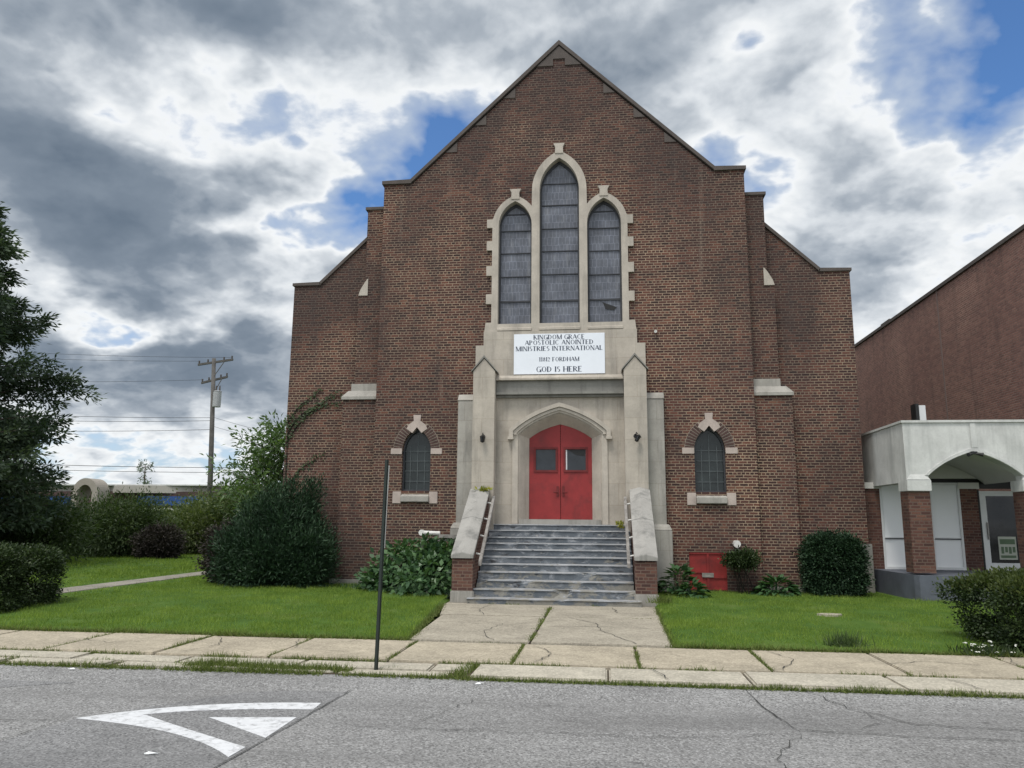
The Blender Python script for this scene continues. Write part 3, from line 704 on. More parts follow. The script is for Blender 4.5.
def lettering(mb, text, xc, z0, height, width):
    tot = sum(G[c][0] for c in text); kx = width / tot; x = xc - width / 2
    for c in text:
        adv, st = G[c]
        for q in st:
            if q[0] == 'o':
                _, ox, oy, rx, ry, a0, a1 = q; m = 14; P = []
                for i in range(m + 1):
                    a = R(a0 + (a1 - a0) * i / m); th = .05 + .105 * abs(math.cos(a))
                    P.append(((ox + rx * math.cos(a)), oy + ry * math.sin(a), (ox + (rx - th) * math.cos(a)), oy + (ry - .05) * math.sin(a)))
                vs = []
                for a_, b_, c_, d_ in P: vs += [(x + a_ * kx, SY - .004, z0 + b_ * height), (x + c_ * kx, SY - .004, z0 + d_ * height)]
                mb.add(vs, [(2 * i, 2 * i + 2, 2 * i + 3, 2 * i + 1) for i in range(m)])
            else:
                x0, y0, x1, y1, w = q; w = .095 if w == 2 else .034
                if abs(y1 - y0) < .01: dx, dy = 0, .03
                else: dx, dy = w, 0
                mb.add([(x + (x0 - dx) * kx, SY - .004, z0 + (y0 - dy) * height), (x + (x0 + dx) * kx, SY - .004, z0 + (y0 + dy) * height), (x + (x1 + dx) * kx, SY - .004, z0 + (y1 + dy) * height), (x + (x1 - dx) * kx, SY - .004, z0 + (y1 - dy) * height)], [(0, 1, 2, 3)])
                if abs(x1 - x0) < .01:
                    for yy in (.015, .985):
                        mb.add([(x + (x0 - .14) * kx, SY - .0045, z0 + (yy - .02) * height), (x + (x0 + .14) * kx, SY - .0045, z0 + (yy - .02) * height), (x + (x0 + .14) * kx, SY - .0045, z0 + (yy + .02) * height), (x + (x0 - .14) * kx, SY - .0045, z0 + (yy + .02) * height)], [(0, 1, 2, 3)])
        x += adv * kx
for text, zc, hh, wd in (('KINGDOM GRACE', 6.225, .115, 1.30), ('APOSTOLIC ANOINTED', 6.085, .115, 1.74), ('MINISTRIES INTERNATIONAL', 5.93, .115, 2.20), ('11812 FORDHAM', 5.655, .105, 1.02), ('GOD IS HERE', 5.385, .135, 1.16)):
    lt = MB(); lettering(lt, text, -.01, zc, hh, wd); lt.build('lettering', M['ink'], sign, recalc=False)

# wall lamps
def lamp(x, label, tilt):
    t = thing('wall_lamp', label, 'wall lamp', (x, -.47, 3.66), 'lanterns on the portal pilasters')
    b = MB(); b.tube([(x, -.472, 3.72), (x, -.488, 3.72)], .05, 10); b.tube([(x, -.488, 3.74), (x + tilt * .02, -.56, 3.80), (x + tilt * .04, -.60, 3.76)], .012, 6); b.build('bracket', M['black'], t)
    c = Vector((x + tilt * .05, -.60, 3.66)); b = MB(); ax = Vector((tilt * .5, 0, 1)).normalized()
    b.tube([c + ax * .09, c + ax * .045, c + ax * .04], [.012, .075, .066], 8); b.tube([c - ax * .075, c - ax * .10], [.05, .02], 8)
    for k in range(4):
        a = k * math.pi / 2 + .4; o_ = Vector((math.cos(a), math.sin(a), 0)) * .056
        b.tube([c + ax * .045 + o_, c - ax * .08 + o_ * .8], .007, 4)
    b.build('lantern_cage', M['black'], t)
    b = MB(); b.tube([c + ax * .04, c - ax * .075], [.05, .042], 8); b.build('lantern_glass', M['glass_dark'], t)
lamp(-1.85, 'small black lantern hanging straight on its pilaster', 0)
lamp(1.84, 'small black lantern knocked askew on its pilaster', 1)

# steps
def stepmat():
    m, t = material('worn_blue_grey_step_paint')
    n = t.noise(t.pos, 2.0, 6, .65)
    c = t.mix(t.maprange(n, .3, .7), (.072, .085, .10), (.135, .15, .168))
    p2 = t.scalev(t.pos, (1.1, 2.5, 2.5))
    c = t.mix(t.maprange(t.noise(p2, 2.6, 7, .72, .5), .52, .68, 0, .75), c, (.36, .37, .39))
    c = t.mix(t.maprange(t.noise(t.scalev(t.pos, (1.6, 4, 4)), 3.2, 6, .7), .60, .70, 0, .8), c, (.42, .40, .37))
    c = t.mix(t.maprange(t.noise(t.scalev(t.pos, (1.4, 5, 5)), 2.1, 5, .6), .60, .66, 0, .9), c, (.04, .04, .042))
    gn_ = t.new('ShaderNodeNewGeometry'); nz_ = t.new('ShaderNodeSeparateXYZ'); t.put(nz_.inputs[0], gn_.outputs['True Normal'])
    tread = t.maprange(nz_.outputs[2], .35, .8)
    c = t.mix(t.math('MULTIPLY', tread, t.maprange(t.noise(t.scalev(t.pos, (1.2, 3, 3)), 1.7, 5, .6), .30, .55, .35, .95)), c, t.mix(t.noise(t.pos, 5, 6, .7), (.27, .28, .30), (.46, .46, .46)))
    sx_ = t.new('ShaderNodeSeparateXYZ'); t.put(sx_.inputs[0], t.pos)
    bare = t.math('ADD', t.noise(t.scalev(t.pos, (1.3, 2.2, 2.2)), 1.9, 6, .7), t.maprange(sx_.outputs[2], .0, .75, .13, -.06))
    c = t.mix(t.maprange(bare, .56, .62, 0, .9), c, t.mix(t.noise(t.pos, 14, 4, .7), (.13, .125, .11), (.30, .285, .25)))
    c = t.mix(t.maprange(t.noise(t.scalev(t.pos, (1.2, 4, 6)), 3.4, 5, .65), .63, .67, 0, .95), c, (.025, .025, .026))
    finish(t, c, .75, t.noise(t.pos, 30, 5), .5, .01, .3)
    return m
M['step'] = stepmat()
steps = thing('entrance_steps', 'worn blue grey concrete steps climbing to the red church doors', 'steps', (0, -2.85, 0))
for i in range(11):
    y0 = -2.85 + .25 * i; z1 = [.115, .28, .444, .605, .76, .907, 1.055, 1.19, 1.32, 1.48, 1.615][i]
    zp = [-.25, .115, .28, .444, .605, .76, .907, 1.055, 1.19, 1.32, 1.48][i]
    a, b = ((-1.78, 1.80) if i == 0 else (-1.70, 1.70) if i < 2 else (-1.665, 1.665))
    yb = -.092 if i == 10 else y0 + .40
    q = MB(); nseg = 26
    # ragged front edge: nosing chipped in places
    vs = []; fs = []
    for k in range(nseg + 1):
        x = a + (b - a) * k / nseg
        chip = max(0, noise.noise((x * 2.3, i * 7.7, 3.1)) - .18) * (.30 if i < 4 else .10)
        jz = .006 * noise.noise((x * 1.2, i * 3.3, 0))
        vs += [(x, y0 + .018, zp + (.0 if i else 0)), (x, y0 + .018 + chip * .4, z1 - .05 - chip * .3), (x, y0 - .005 + chip, z1 - .022 - chip * .5 + jz), (x, y0 + .012 + chip, z1 + jz - chip * .25), (x, y0 + .10, z1 + jz), (x, yb, z1 + jz), (x, yb, zp)]
    w = 7
    for k in range(nseg):
        for j in range(w - 1): fs.append((k * w + j, (k + 1) * w + j, (k + 1) * w + j + 1, k * w + j + 1))
    fs += [tuple(range(w)), tuple(nseg * w + j for j in range(w))]
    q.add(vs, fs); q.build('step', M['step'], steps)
# stair side walls
for s, nm in ((-1, 'left'), (1, 'right')):
    xi, xo = (1.69, 2.13)
    lab = 'sloping stone coped stair wall with brick front, beside the broad leaved bush' if s < 0 else 'sloping stone coped stair wall with brick front, beside the hosta clumps'
    t = thing('stair_wall', lab, 'stair wall', (s * 1.9, -2.7, 0), 'walls flanking the church steps')
    a, b = sorted((s * xi, s * xo))
    y0, yE = -2.70, -.475; z0, zE = .90, 2.34
    MB().prism([(y0, .24), (yE, .24), (yE, zE - .06), (y0 + .30, z0 + .04 + .06), (y0, z0 - .02)], (), a, b, 'x').build('brick_wall', M['brick_pier'], t)
    MB().box(a - .025, b + .025, y0 - .03, yE, -.3, .238).build('stone_base', M['stone_grey'], t, bevel=.02)
    q = MB(); A, B = a - .02, b + .02; mid = (a + b) / 2
    def slab(ya, za, yb, zb):
        q.add([(A, ya, za), (B, ya, za), (B, yb, zb), (A, yb, zb), (A, ya, za + .07), (mid, ya, za + .13), (B, ya, za + .07), (A, yb, zb + .07), (mid, yb, zb + .13), (B, yb, zb + .07)],
              [(3, 2, 1, 0), (0, 1, 6, 5, 4), (7, 8, 9, 2, 3), (4, 5, 8, 7), (5, 6, 9, 8), (0, 4, 7, 3), (1, 2, 9, 6)])
    sl_ = (zE - (z0 + .06)) / (yE - y0 - .1)
    zf = lambda y: z0 + .0 + (y - y0 + .05) * sl_
    slab(y0 - .05, z0, y0 + 1.1, zf(y0 + 1.1)); slab(y0 + 1.115, zf(y0 + 1.115), yE, zf(yE))
    q.build('coping', M['coping_stair'], t, bevel=.008)
    # flat board handrail held off the inner face
    q = MB(); xr = s * 1.60; xr2 = s * 1.535; ra, rb = sorted((xr, xr2))
    P = [(-2.50, .74), (-.50, 2.18)]
    (ya, za), (yb, zb) = P
    q.hexa([(ra, ya, za), (rb, ya, za), (rb, yb, zb), (ra, yb, zb)], [(ra, ya, za + .10), (rb, ya, za + .10), (rb, yb, zb + .10), (ra, yb, zb + .10)])
    hr = q.build('handrail', M['grey_wood'], t, bevel=.006)
    for f in (.12, .38, .64, .9):
        y = ya + (yb - ya) * f; z = za + (zb - za) * f + .05
        MB().tube([(s * 1.572, y, z), (s * 1.692, y, z + .03)], .022, 6).build('rail_bracket', M['white_pipe'], hr)
# pipe rail and old frame behind the leafy bush
t = thing('pipe_rail', 'old white pipe rail on a grey frame half hidden behind the leafy bush', 'rail', (-2.9, -.9, .1))
MB().tube([(-3.22, -.9, 1.40), (-2.78, -.9, 1.385)], .05, 10).build('white_pipe', M['white_pipe'], t)
q = MB(); q.tube([(-3.22, -.95, 1.40), (-3.22, -.85, 1.40)], .07, 10); q.build('pipe_cap', M['white_pipe'], t)
q = MB(); q.box(-2.80, -2.30, -.98, -.80, 1.28, 1.36); q.box(-3.24, -2.3, -.92, -.84, 1.20, 1.26); q.box(-3.22, -3.14, -.92, -.84, .05, 1.2); q.box(-2.42, -2.34, -.92, -.84, .05, 1.2); q.box(-3.2, -2.4, -.91, -.86, .70, .76); q.build('frame', M['grey_wood'], t, bevel=.006)

# ================================================================== NEIGHBOUR
px0 = 7.65; PYF = -1.25; PYB = .95
porch = thing('porch_building', 'low white stucco porch building with pointed arches on brick piers', 'porch building', (px0, PYF, 0))
arches = []
out_l = [(px0, 2.62), (px0, 3.92), (17.0, 3.92), (17.0, 2.62)]
bays = [(8.13, 10.01), (10.49, 12.37), (12.85, 14.73)]
low = [(17.0, 2.70)]
for a, b in bays[::-1]:
    c = (a + b) / 2
    hh = flat_arch((b - a) / 2 + .02, 2.74, .52)
    low += [(b + .02, 2.62)] + [(c + x, z) for x, z in hh] + [(c - x, z) for x, z in hh[::-1][1:]] + [(a - .02, 2.62)]
MB().prism(low + [(px0, 2.62), (px0, 3.90), (17.0, 3.90)], (), PYF, PYF + .3).build('front_parapet', M['stucco'], porch)
MB().box(px0 + .002, px0 + .25, PYF + .302, 3.6, 2.60, 3.898).build('side_parapet', M['stucco'], porch)
q = MB()
q.box(px0 - .03, 17, PYF - .035, PYF + .30, 3.902, 3.955); q.box(px0 - .03, px0 + .27, PYF + .302, 3.6, 3.902, 3.955); q.build('parapet_cap', M['stucco'], porch)
q = MB()
for a, b in bays:
    c = (a + b) / 2; hh = flat_arch((b - a) / 2 + .025, 2.745, .525); ho = flat_arch((b - a) / 2 + .10, 2.745, .60)
    pts = [(c + x, z) for x, z in ho] + [(c - x, z) for x, z in ho[::-1][1:]] + [(c - x, z) for x, z in hh] + [(c + x, z) for x, z in hh[::-1][1:]]
    q.prism(pts, (), PYF - .03, PYF + .05)
    q.box(c - .02, c + .10, PYF - .02, PYF + .05, 3.35, 3.89)
q.build('arch_trim', M['stucco'], porch)
q = MB(); vs = []; fs = []
for bi, (a, b) in enumerate(bays):
    c = (a + b) / 2; hh = flat_arch((b - a) / 2 + .24, 2.66, .60)
    pr = [(c + x, z) for x, z in hh] + [(c - x, z) for x, z in hh[::-1][1:]]
    k0 = len(vs); n = len(pr)
    vs += [(x, PYF + .302, z) for x, z in pr] + [(x, PYB, z) for x, z in pr]
    fs += [(k0 + i, k0 + i + 1, k0 + n + i + 1, k0 + n + i) for i in range(n - 1)]
q.add(vs, fs); q.build('vaulted_soffit', M['soffit'], porch, recalc=False)
MB().box(px0 + .25, 17, PYF + .31, 3.6, 3.45, 3.55).build('flat_roof', M['roof'], porch)
for i, x in enumerate((px0, 10.01, 12.37, 14.73)):
    p = MB().box(x + .012, x + .468, PYF + .02, PYF + .46, .66, 2.40).build('pier', M['brick_porch'], porch)
    q = MB(); q.box(x - .012, x + .492, PYF - .05, PYF + .48, 2.402, 2.64)
    q.hexa([(x - .012, PYF - .05, 2.642), (x + .492, PYF - .05, 2.642), (x + .492, PYF + .02, 2.642), (x - .012, PYF + .02, 2.642)], [(x + .08, PYF - .01, 2.76), (x + .40, PYF - .01, 2.76), (x + .40, PYF + .02, 2.76), (x + .08, PYF + .02, 2.76)])
    q.build('capital', M['stucco'], p, bevel=.01)
yw = .95
rw = MB()
for a, b in ((7.42, 7.80), (8.50, 8.95), (9.66, 10.06)): rw.box(a, b, yw, yw + .3, .4, 2.55)
rw.box(11.0, 17, yw, yw + .3, .4, 3.4); rw.build('rear_wall', M['brick_porch'], porch)
q = MB(); q.box(7.95, 17, yw + .02, yw + .28, 2.80, 3.40); q.box(7.38, 7.84, yw - .04, yw + .3, 2.55, 2.70); q.box(9.62, 10.1, yw - .04, yw + .3, 2.55, 2.70); q.build('lintel', M['soffit'], porch)
MB().box(7.84, 11.0, yw + .06, yw + .2, 2.56, 2.79).build('transom_panel', M['black'], porch)
for a, b in ((7.80, 8.50), (8.95, 9.66)):
    w = MB().box(a + .04, b - .04, yw + .05, yw + .09, .66, 2.66).build('boarded_window', M['board'], porch)
    q = MB()
    q.prism([(a, .62), (b, .62), (b, 2.70), (a, 2.70)], [[(a + .05, .68), (b - .05, .68), (b - .05, 2.64), (a + .05, 2.64)]], yw + .0, yw + .049); q.box(a + .05, b - .05, yw + .02, yw + .048, 1.36, 1.385); q.build('window_frame', M['alu'], w)
    MB().box(a + .05, b - .05, yw + .012, yw + .019, 1.335, 1.36).build('glazing_rail', M['bar'], w)
d = MB().prism([(10.10, .62), (11.0, .62), (11.0, 2.50), (10.10, 2.50)], [[(10.24, .80), (10.90, .80), (10.90, 2.38), (10.24, 2.38)]], yw + .0, yw + .07).build('entrance_door', M['alu'], porch)
MB().box(10.23, 10.91, yw + .03, yw + .04, .79, 2.39).build('door_glass', M['glass_dark'], d)
MB().box(10.20, 10.225, yw - .05, yw - .004, 1.35, 1.75).build('door_handle', M['steel'], d)
MB().box(10.062, 10.098, yw - .01, yw + .1, .6, 2.54).build('door_frame', M['black'], porch)
po2 = thing('poster', 'pale green printed notice stuck low inside the glass door of the porch', 'poster', (10.6, yw + .02, .9))
MB().box(10.44, 10.84, yw + .018, yw + .026, .88, 1.42).build('poster_sheet', M['poster_bg'], po2)
q = MB(); q.box(10.47, 10.81, yw + .013, yw + .0178, 1.24, 1.36); q.box(10.47, 10.81, yw + .013, yw + .0178, .92, .98)
for k in range(4): q.box(10.49 + k * .085, 10.55 + k * .085, yw + .013, yw + .0178, 1.02 + .03 * (k % 2), 1.18)
q.build('poster_print', M['poster_ink'], po2)
pf = MB()
pf.prism([(7.46, 1.6), (7.66, -1.2), (7.72, -1.34), (17, -1.34), (17, 2.9), (7.46, 2.9)], (), -.3, .62, 'z'); pf.build('platform', M['plinth'], porch)
t = thing('roof_vent', 'small dark edged white vent box on the porch roof', 'roof vent', (8.95, 1.2, 3.5))
MB().box(8.90, 9.06, 1.0, 1.3, 3.55, 4.62).build('vent_body', M['alu'], t); MB().box(8.82, 8.898, .98, 1.3, 3.55, 4.66).build('vent_side', M['black'], t)
t = thing('security_light', 'dark twin security light under the point of the porch arch', 'security light', (9.07, PYF - .05, 3.22))
q = MB(); q.box(9.01, 9.13, PYF - .07, PYF - .032, 3.20, 3.26); q.tube([(9.03, PYF - .07, 3.21), (8.91, PYF - .14, 3.18)], [.02, .045], 8); q.tube([(9.10, PYF - .07, 3.21), (9.22, PYF - .14, 3.18)], [.02, .045], 8); q.build('lamp_heads', M['black'], t)
# tall hall beyond
hall = thing('brick_hall', 'tall plain red brown brick hall rising behind the white porch', 'brick building', (12.5, 2.0, 0))
MB().box(12.5, 30, 2.0, 40, -.3, 9.60).build('wall', M['brick_hall'], hall)
MB().box(12.44, 30.1, 1.94, 40, 9.602, 9.72).build('coping', M['coping'], hall)
MB().box(12.485, 12.499, 7.92, 8.0, 0, 9.59).build('expansion_joint', plain('pale_sealant', (.19, .14, .125), .9), hall)
MB().box(12.7, 13.2, 13.0, 14.0, 9.72, 9.95).build('rooftop_box', M['coping'], hall)

# ================================================================== STREET THINGS
t = thing('sign_post', 'thin dark green bare steel post standing by the kerb', 'post', (-1.5, -10.02, -.05))
def upost(name, mat, pts, parent, top=2.40, xt=.04):
    q = MB(); vs = []; n = len(pts)
    for z, dx in ((-.1, 0), (top, xt)):
        vs += [(-1.585 + dx + x * .72, -10.02 + y * .8, z) for x, y in pts]
    q.add(vs, [(i, (i + 1) % n, n + (i + 1) % n, n + i) for i in range(n)] + [tuple(range(n)), tuple(range(n, 2 * n))])
    return q.build(name, mat, parent)
upost('channel', M['post'], [(-.036, .022), (-.036, .018), (-.018, .018), (-.016, -.018), (.016, -.018), (.018, .018), (.03, .018), (.03, .022), (.014, .022), (.012, -.013), (-.012, -.013), (-.014, .022)], t)
q = MB()
for z0, z1 in ((1.35, 2.33),):
    f0, f1 = (z0 + .1) / 2.5 * .04, (z1 + .1) / 2.5 * .04
    q.hexa([(-1.585 + f0 + .0225, -10.007, z0), (-1.585 + f0 + .029, -10.007, z0), (-1.585 + f0 + .029, -9.996, z0), (-1.585 + f0 + .0225, -9.996, z0)], [(-1.585 + f1 + .0225, -10.007, z1), (-1.585 + f1 + .034, -10.007, z1), (-1.585 + f1 + .034, -9.996, z1), (-1.585 + f1 + .0225, -9.996, z1)])
q.build('bare_edge', M['post_edge'], t)

# utility pole
up = thing('utility_pole', 'tall wooden utility pole with two crossarms and a grey transformer', 'utility pole', (-25.0, 30, 0))
MB().tube([(-24.75, 30, -.2), (-24.95, 30, 5), (-25.32, 30, 12.5)], [.19, .17, .13], 10).build('pole', M['pole'], up, smooth=True)
ARM = [((-26.35, 29.85, 12.05), (-24.05, 30.2, 12.45)), ((-26.0, 29.85, 10.78), (-24.35, 30.2, 11.25))]
for a, b in ARM:
    a, b = Vector(a), Vector(b); q = MB(); d = Vector((0, .06, 0)); z = Vector((0, 0, .07))
    q.hexa([a - d - z, b - d - z, b + d - z, a + d - z], [a - d + z, b - d + z, b + d + z, a + d + z])
    arm = q.build('crossarm', M['pole'], up)
    for f in (.03, .28, .74, .97):
        q = MB(); p = a.lerp(b, f); q.tube([p + Vector((0, 0, .07)), p + Vector((0, 0, .14)), p + Vector((0, 0, .20)), p + Vector((0, 0, .26))], [.03, .06, .05, .06], 8); q.build('insulator', M['coping'], arm)
q = MB(); q.tube([(-25.1, 29.85, 11.3), (-24.5, 29.95, 12.3)], .03, 5); q.tube([(-25.05, 29.85, 10.1), (-24.6, 29.95, 11.1)], .03, 5); q.build('arm_brace', M['pole'], up)
q = MB(); q.tube([(-24.72, 29.7, 9.1), (-24.72, 29.7, 10.15)], .27, 14); q.tube([(-24.72, 29.7, 10.15), (-24.72, 29.7, 10.2)], [.29, .2], 14)
tr = q.build('transformer', plain('grey_tank_paint', (.33, .34, .35), .5), up)
q = MB(); q.tube([(-24.82, 29.7, 10.2), (-24.82, 29.7, 10.55)], [.06, .04], 8); q.tube([(-24.58, 29.7, 10.2), (-24.58, 29.7, 10.55)], [.06, .04], 8); q.box(-25.05, -24.9, 29.68, 29.85, 9.4, 9.9); q.build('bushing', M['coping'], tr)
def wire(a, b, sag, label, r=.010):
    a, b = Vector(a), Vector(b); P = []
    for i in range(25):
        f = i / 24; p = a.lerp(b, f); p.z -= sag * 4 * f * (1 - f); P.append(p)
    tag(MB().tube(P, r, 4, False).build('overhead_wire', M['wire']), label, 'overhead wire', 'wires strung to the utility pole')
LW = 'thin power line running from the crossarms of the utility pole'
wire((-26.3, 29.85, 12.3), (-70, 24, 15.2), .9, LW); wire((-24.1, 30.2, 12.6), (-69, 25, 15.8), .9, LW); wire((-25.9, 29.85, 11.0), (-70, 24, 13.0), 1.0, LW)
LC = 'thicker communication cable fixed to the middle of the utility pole'
wire((-25.1, 29.9, 8.4), (-70, 26, 11.2), .8, LC, .014); wire((-25.1, 29.9, 8.2), (-70, 26, 10.7), .9, LC, .014); wire((-25.1, 29.9, 7.6), (-70, 26, 9.7), .9, LC, .014)
LL = 'low dark cable passing behind the utility pole just above the far roof'
wire((-20, 47, 6.3), (-75, 44, 7.6), .6, LL, .024); wire((-20, 47, 5.9), (-75, 44, 7.1), .6, LL, .02)
LR = 'thin drop cable sloping from the utility pole towards the church'
wire((-24.9, 29.9, 8.4), (-9, 27, 5.4), .4, LR); wire((-24.9, 29.9, 7.8), (-9, 26, 5.0), .4, LR)

# far commercial building
cb_ = thing('commercial_building', 'low flat roofed shop with blue band and round arched entrance beyond the shrubs', 'shop building', (-44, 50, 0))
MB().box(-60, -29, 50.4, 70, -.3, 4.2).build('wall', M['shop_wall'], cb_)
q = MB(); q.prism([(-60, 50.9), (-46, 50.9), (-44.3, 49.5), (-43.5, 49.5), (-36.5, 50.9), (-29, 50.9), (-29, 70), (-60, 70)], (), 4.05, 4.75, 'z'); q.build('fascia', M['fascia'], cb_)
q = MB(); q.box(-60, -29, 50.2, 70, 4.752, 4.86); q.build('roof_edge', M['stucco'], cb_)
piece('blue_band', M['blue'], cb_, -42.6, -35, 50.0, 50.39, 2.9, 3.75); piece('blue_band', M['blue'], cb_, -60, -49.5, 50.0, 50.39, 2.9, 3.7)
q = MB(); q.box(-43, -35, 49.7, 50.38, 2.45, 2.66); q.build('white_ledge', M['stucco'], cb_)
q = MB(); n = 20
oo = [(1.25 * math.cos(math.pi * i / n), 3.85 + 1.4 * math.sin(math.pi * i / n)) for i in range(n + 1)]; ii = [(.72 * math.cos(math.pi * i / n), 3.7 + .95 * math.sin(math.pi * i / n)) for i in range(n + 1)][::-1]
q.prism([(-45.6 + x, z) for x, z in [(1.25, -.2)] + oo + [(-1.25, -.2), (-.72, -.2)] + ii + [(.72, -.2)]], (), 46.6, 48.4); q.build('arched_entrance', M['tan'], cb_)
for x in (-52, -54, -56): piece('window', M['glass_dark'], cb_, x, x + 1.4, 50.3, 50.41, .8, 2.5)

# ================================================================== PLANTS
def leaves(name, pos, dirs, nrm, ln, wd, mat, parent=None, tint=None, fold=.0, quad='kite'):
    n = len(pos); o = np.array(wloc(parent))
    d = dirs / (np.linalg.norm(dirs, axis=1, keepdims=True) + 1e-9)
    s = np.cross(d, nrm); s /= (np.linalg.norm(s, axis=1, keepdims=True) + 1e-9); up = np.cross(s, d)
    ln = np.asarray(ln).reshape(-1, 1) * np.ones((n, 1)); wd = np.asarray(wd).reshape(-1, 1) * np.ones((n, 1))
    p = pos - o
    if quad == 'tri':
        V = np.stack([p - s * wd * .5, p + s * wd * .5, p + d * ln], 1); k = 3
    else:
        V = np.stack([p, p + d * ln * .45 - s * wd * .5 + up * fold * wd, p + d * ln - up * fold * ln * .25, p + d * ln * .45 + s * wd * .5 + up * fold * wd], 1); k = 4
    me = bpy.data.meshes.new(name); me.vertices.add(n * k); me.vertices.foreach_set('co', V.reshape(-1).astype(np.float32))
    me.loops.add(n * k); me.loops.foreach_set('vertex_index', np.arange(n * k, dtype=np.int32))
    me.polygons.add(n); me.polygons.foreach_set('loop_start', np.arange(0, n * k, k, dtype=np.int32))
    a = me.attributes.new('tint', 'FLOAT', 'FACE'); t = rng.random(n) if tint is None else tint
    a.data.foreach_set('value', np.clip(t, 0, 1).astype(np.float32))
    me.update(); me.validate()
    return link(name, me, parent, [mat])
def unit(v): return v / (np.linalg.norm(v, axis=1, keepdims=True) + 1e-9)
def clumped(centers, outdirs, per, spread, ln, droop=0, flat=.4, tvar=.25):
    """leaf clouds round the given clump centres -> arrays for leaves()"""
    m = len(centers); c = np.repeat(centers, per, 0); od = np.repeat(outdirs, per, 0)
    g = rng.normal(size=(m * per, 3)); g[:, 2] *= flat + .3
    sp = np.repeat(spread if hasattr(spread, '__len__') else np.full(m, spread), per)[:, None]
    pos = c + g * sp
    d = unit(od * .8 + g * .7 + rng.normal(size=g.shape) * .5 + np.array([0, 0, -droop]))
    nrm = unit(rng.normal(size=g.shape) * .7 + np.array([0, 0, 1.0]))
    tint = np.repeat(rng.normal(.45, tvar, m), per) + rng.normal(0, .15, m * per)
    return pos, d, nrm, ln * rng.uniform(.7, 1.3, m * per), tint
def blob_points(center, rad, m, seed, shell=.75, lump=.25, zmin=-.9, pw=1.0):
    """points in the outer part of a lumpy ellipsoid; returns (points, outward dirs)"""
    r = np.random.default_rng(seed); v = unit(r.normal(size=(m * 3, 3))); v = v[v[:, 2] > zmin][:m]
    out = []
    for q in v:
        k = 1 + lump * noise.noise((q[0] * 2.1 + seed, q[1] * 2.1, q[2] * 2.1)) + lump * .5 * noise.noise((q[0] * 5 + seed, q[1] * 5, q[2] * 5))
        out.append(k)
    k = np.array(out)[:, None]; rr = (shell + (1 - shell) * r.random((len(v), 1)) ** .6)
    sg = np.sign(v) * np.abs(v) ** pw
    return np.array(center) + sg * np.array(rad) * k * rr, v
def core(name, center, rad, parent, seed, mat, scale=.72, n=70, th=1.0):
    """woody inside of a dense shrub: crossing twigs filling its middle"""
    r = np.random.default_rng(seed + 5); q = MB(); c = Vector(center); base = Vector((c.x, c.y, .02))
    for k in range(n):
        v = unit(r.normal(size=(1, 3)))[0]; v[2] = abs(v[2]) * 1.1 - .25
        tip = c + Vector((v[0] * rad[0], v[1] * rad[1], v[2] * rad[2])) * scale * r.uniform(.7, 1.15)
        st = base + Vector((r.normal() * .25 * rad[0], r.normal() * .2 * rad[1], 0)); mid = st.lerp(tip, .5) + Vector((r.normal(), r.normal(), r.normal())) * .08
        q.tube([st, mid, tip], [.022 * th, .014 * th, .006 * th], 4, False)
    return q.build(name, mat, parent)
def bush(name, label, cat, center, rad, mat, n_cl, per, spread, ln, wd, seed, shell=.72, lump=.25, pw=1.0, zmin=-.9, droop=.1, group=None, fold=.15, flat=.6, twigs=True, top_mat=None, fill=.5, stems=70):
    cx, cy, cz = center
    t = thing(name, label, cat, (cx, cy, .05), group)
    c, o = blob_points(center, rad, n_cl, seed, shell, lump, zmin, pw)
    if fill:
        c2, o2 = blob_points(center, tuple(x * .68 for x in rad), int(n_cl * fill), seed + 1, .45, lump, zmin, pw); c = np.vstack([c, c2]); o = np.vstack([o, o2])
    c[:, 2] = np.maximum(c[:, 2], .08)
    p, d, nr, l, ti = clumped(c, o, per, spread, ln, droop, flat)
    p[:, 2] = np.maximum(p[:, 2], .04)
    if not twigs:
        bpy.data.objects.remove(t); return tag(leaves(name, p, d, nr, l, wd, mat, None, ti, fold), label, cat, group)
    if top_mat is not None:
        k = (p[:, 2] > cz + rad[2] * .62 + rng.normal(0, .06, len(p)))
        leaves('sun_tinted_top', p[k], d[k] + np.array([0, 0, .8]), nr[k], l[k], wd, top_mat, t, ti[k], fold)  # uppermost leaves take the top colour, sunlight put into the tint
        p, d, nr, l, ti = p[~k], d[~k], nr[~k], l[~k], ti[~k]
    leaves('foliage', p, d, nr, l, wd, mat, t, ti, fold)
    if twigs: core('twigs', center, rad, t, seed, M['twig'], .72, stems, 1.0 if stems > 40 else .6)
    return t
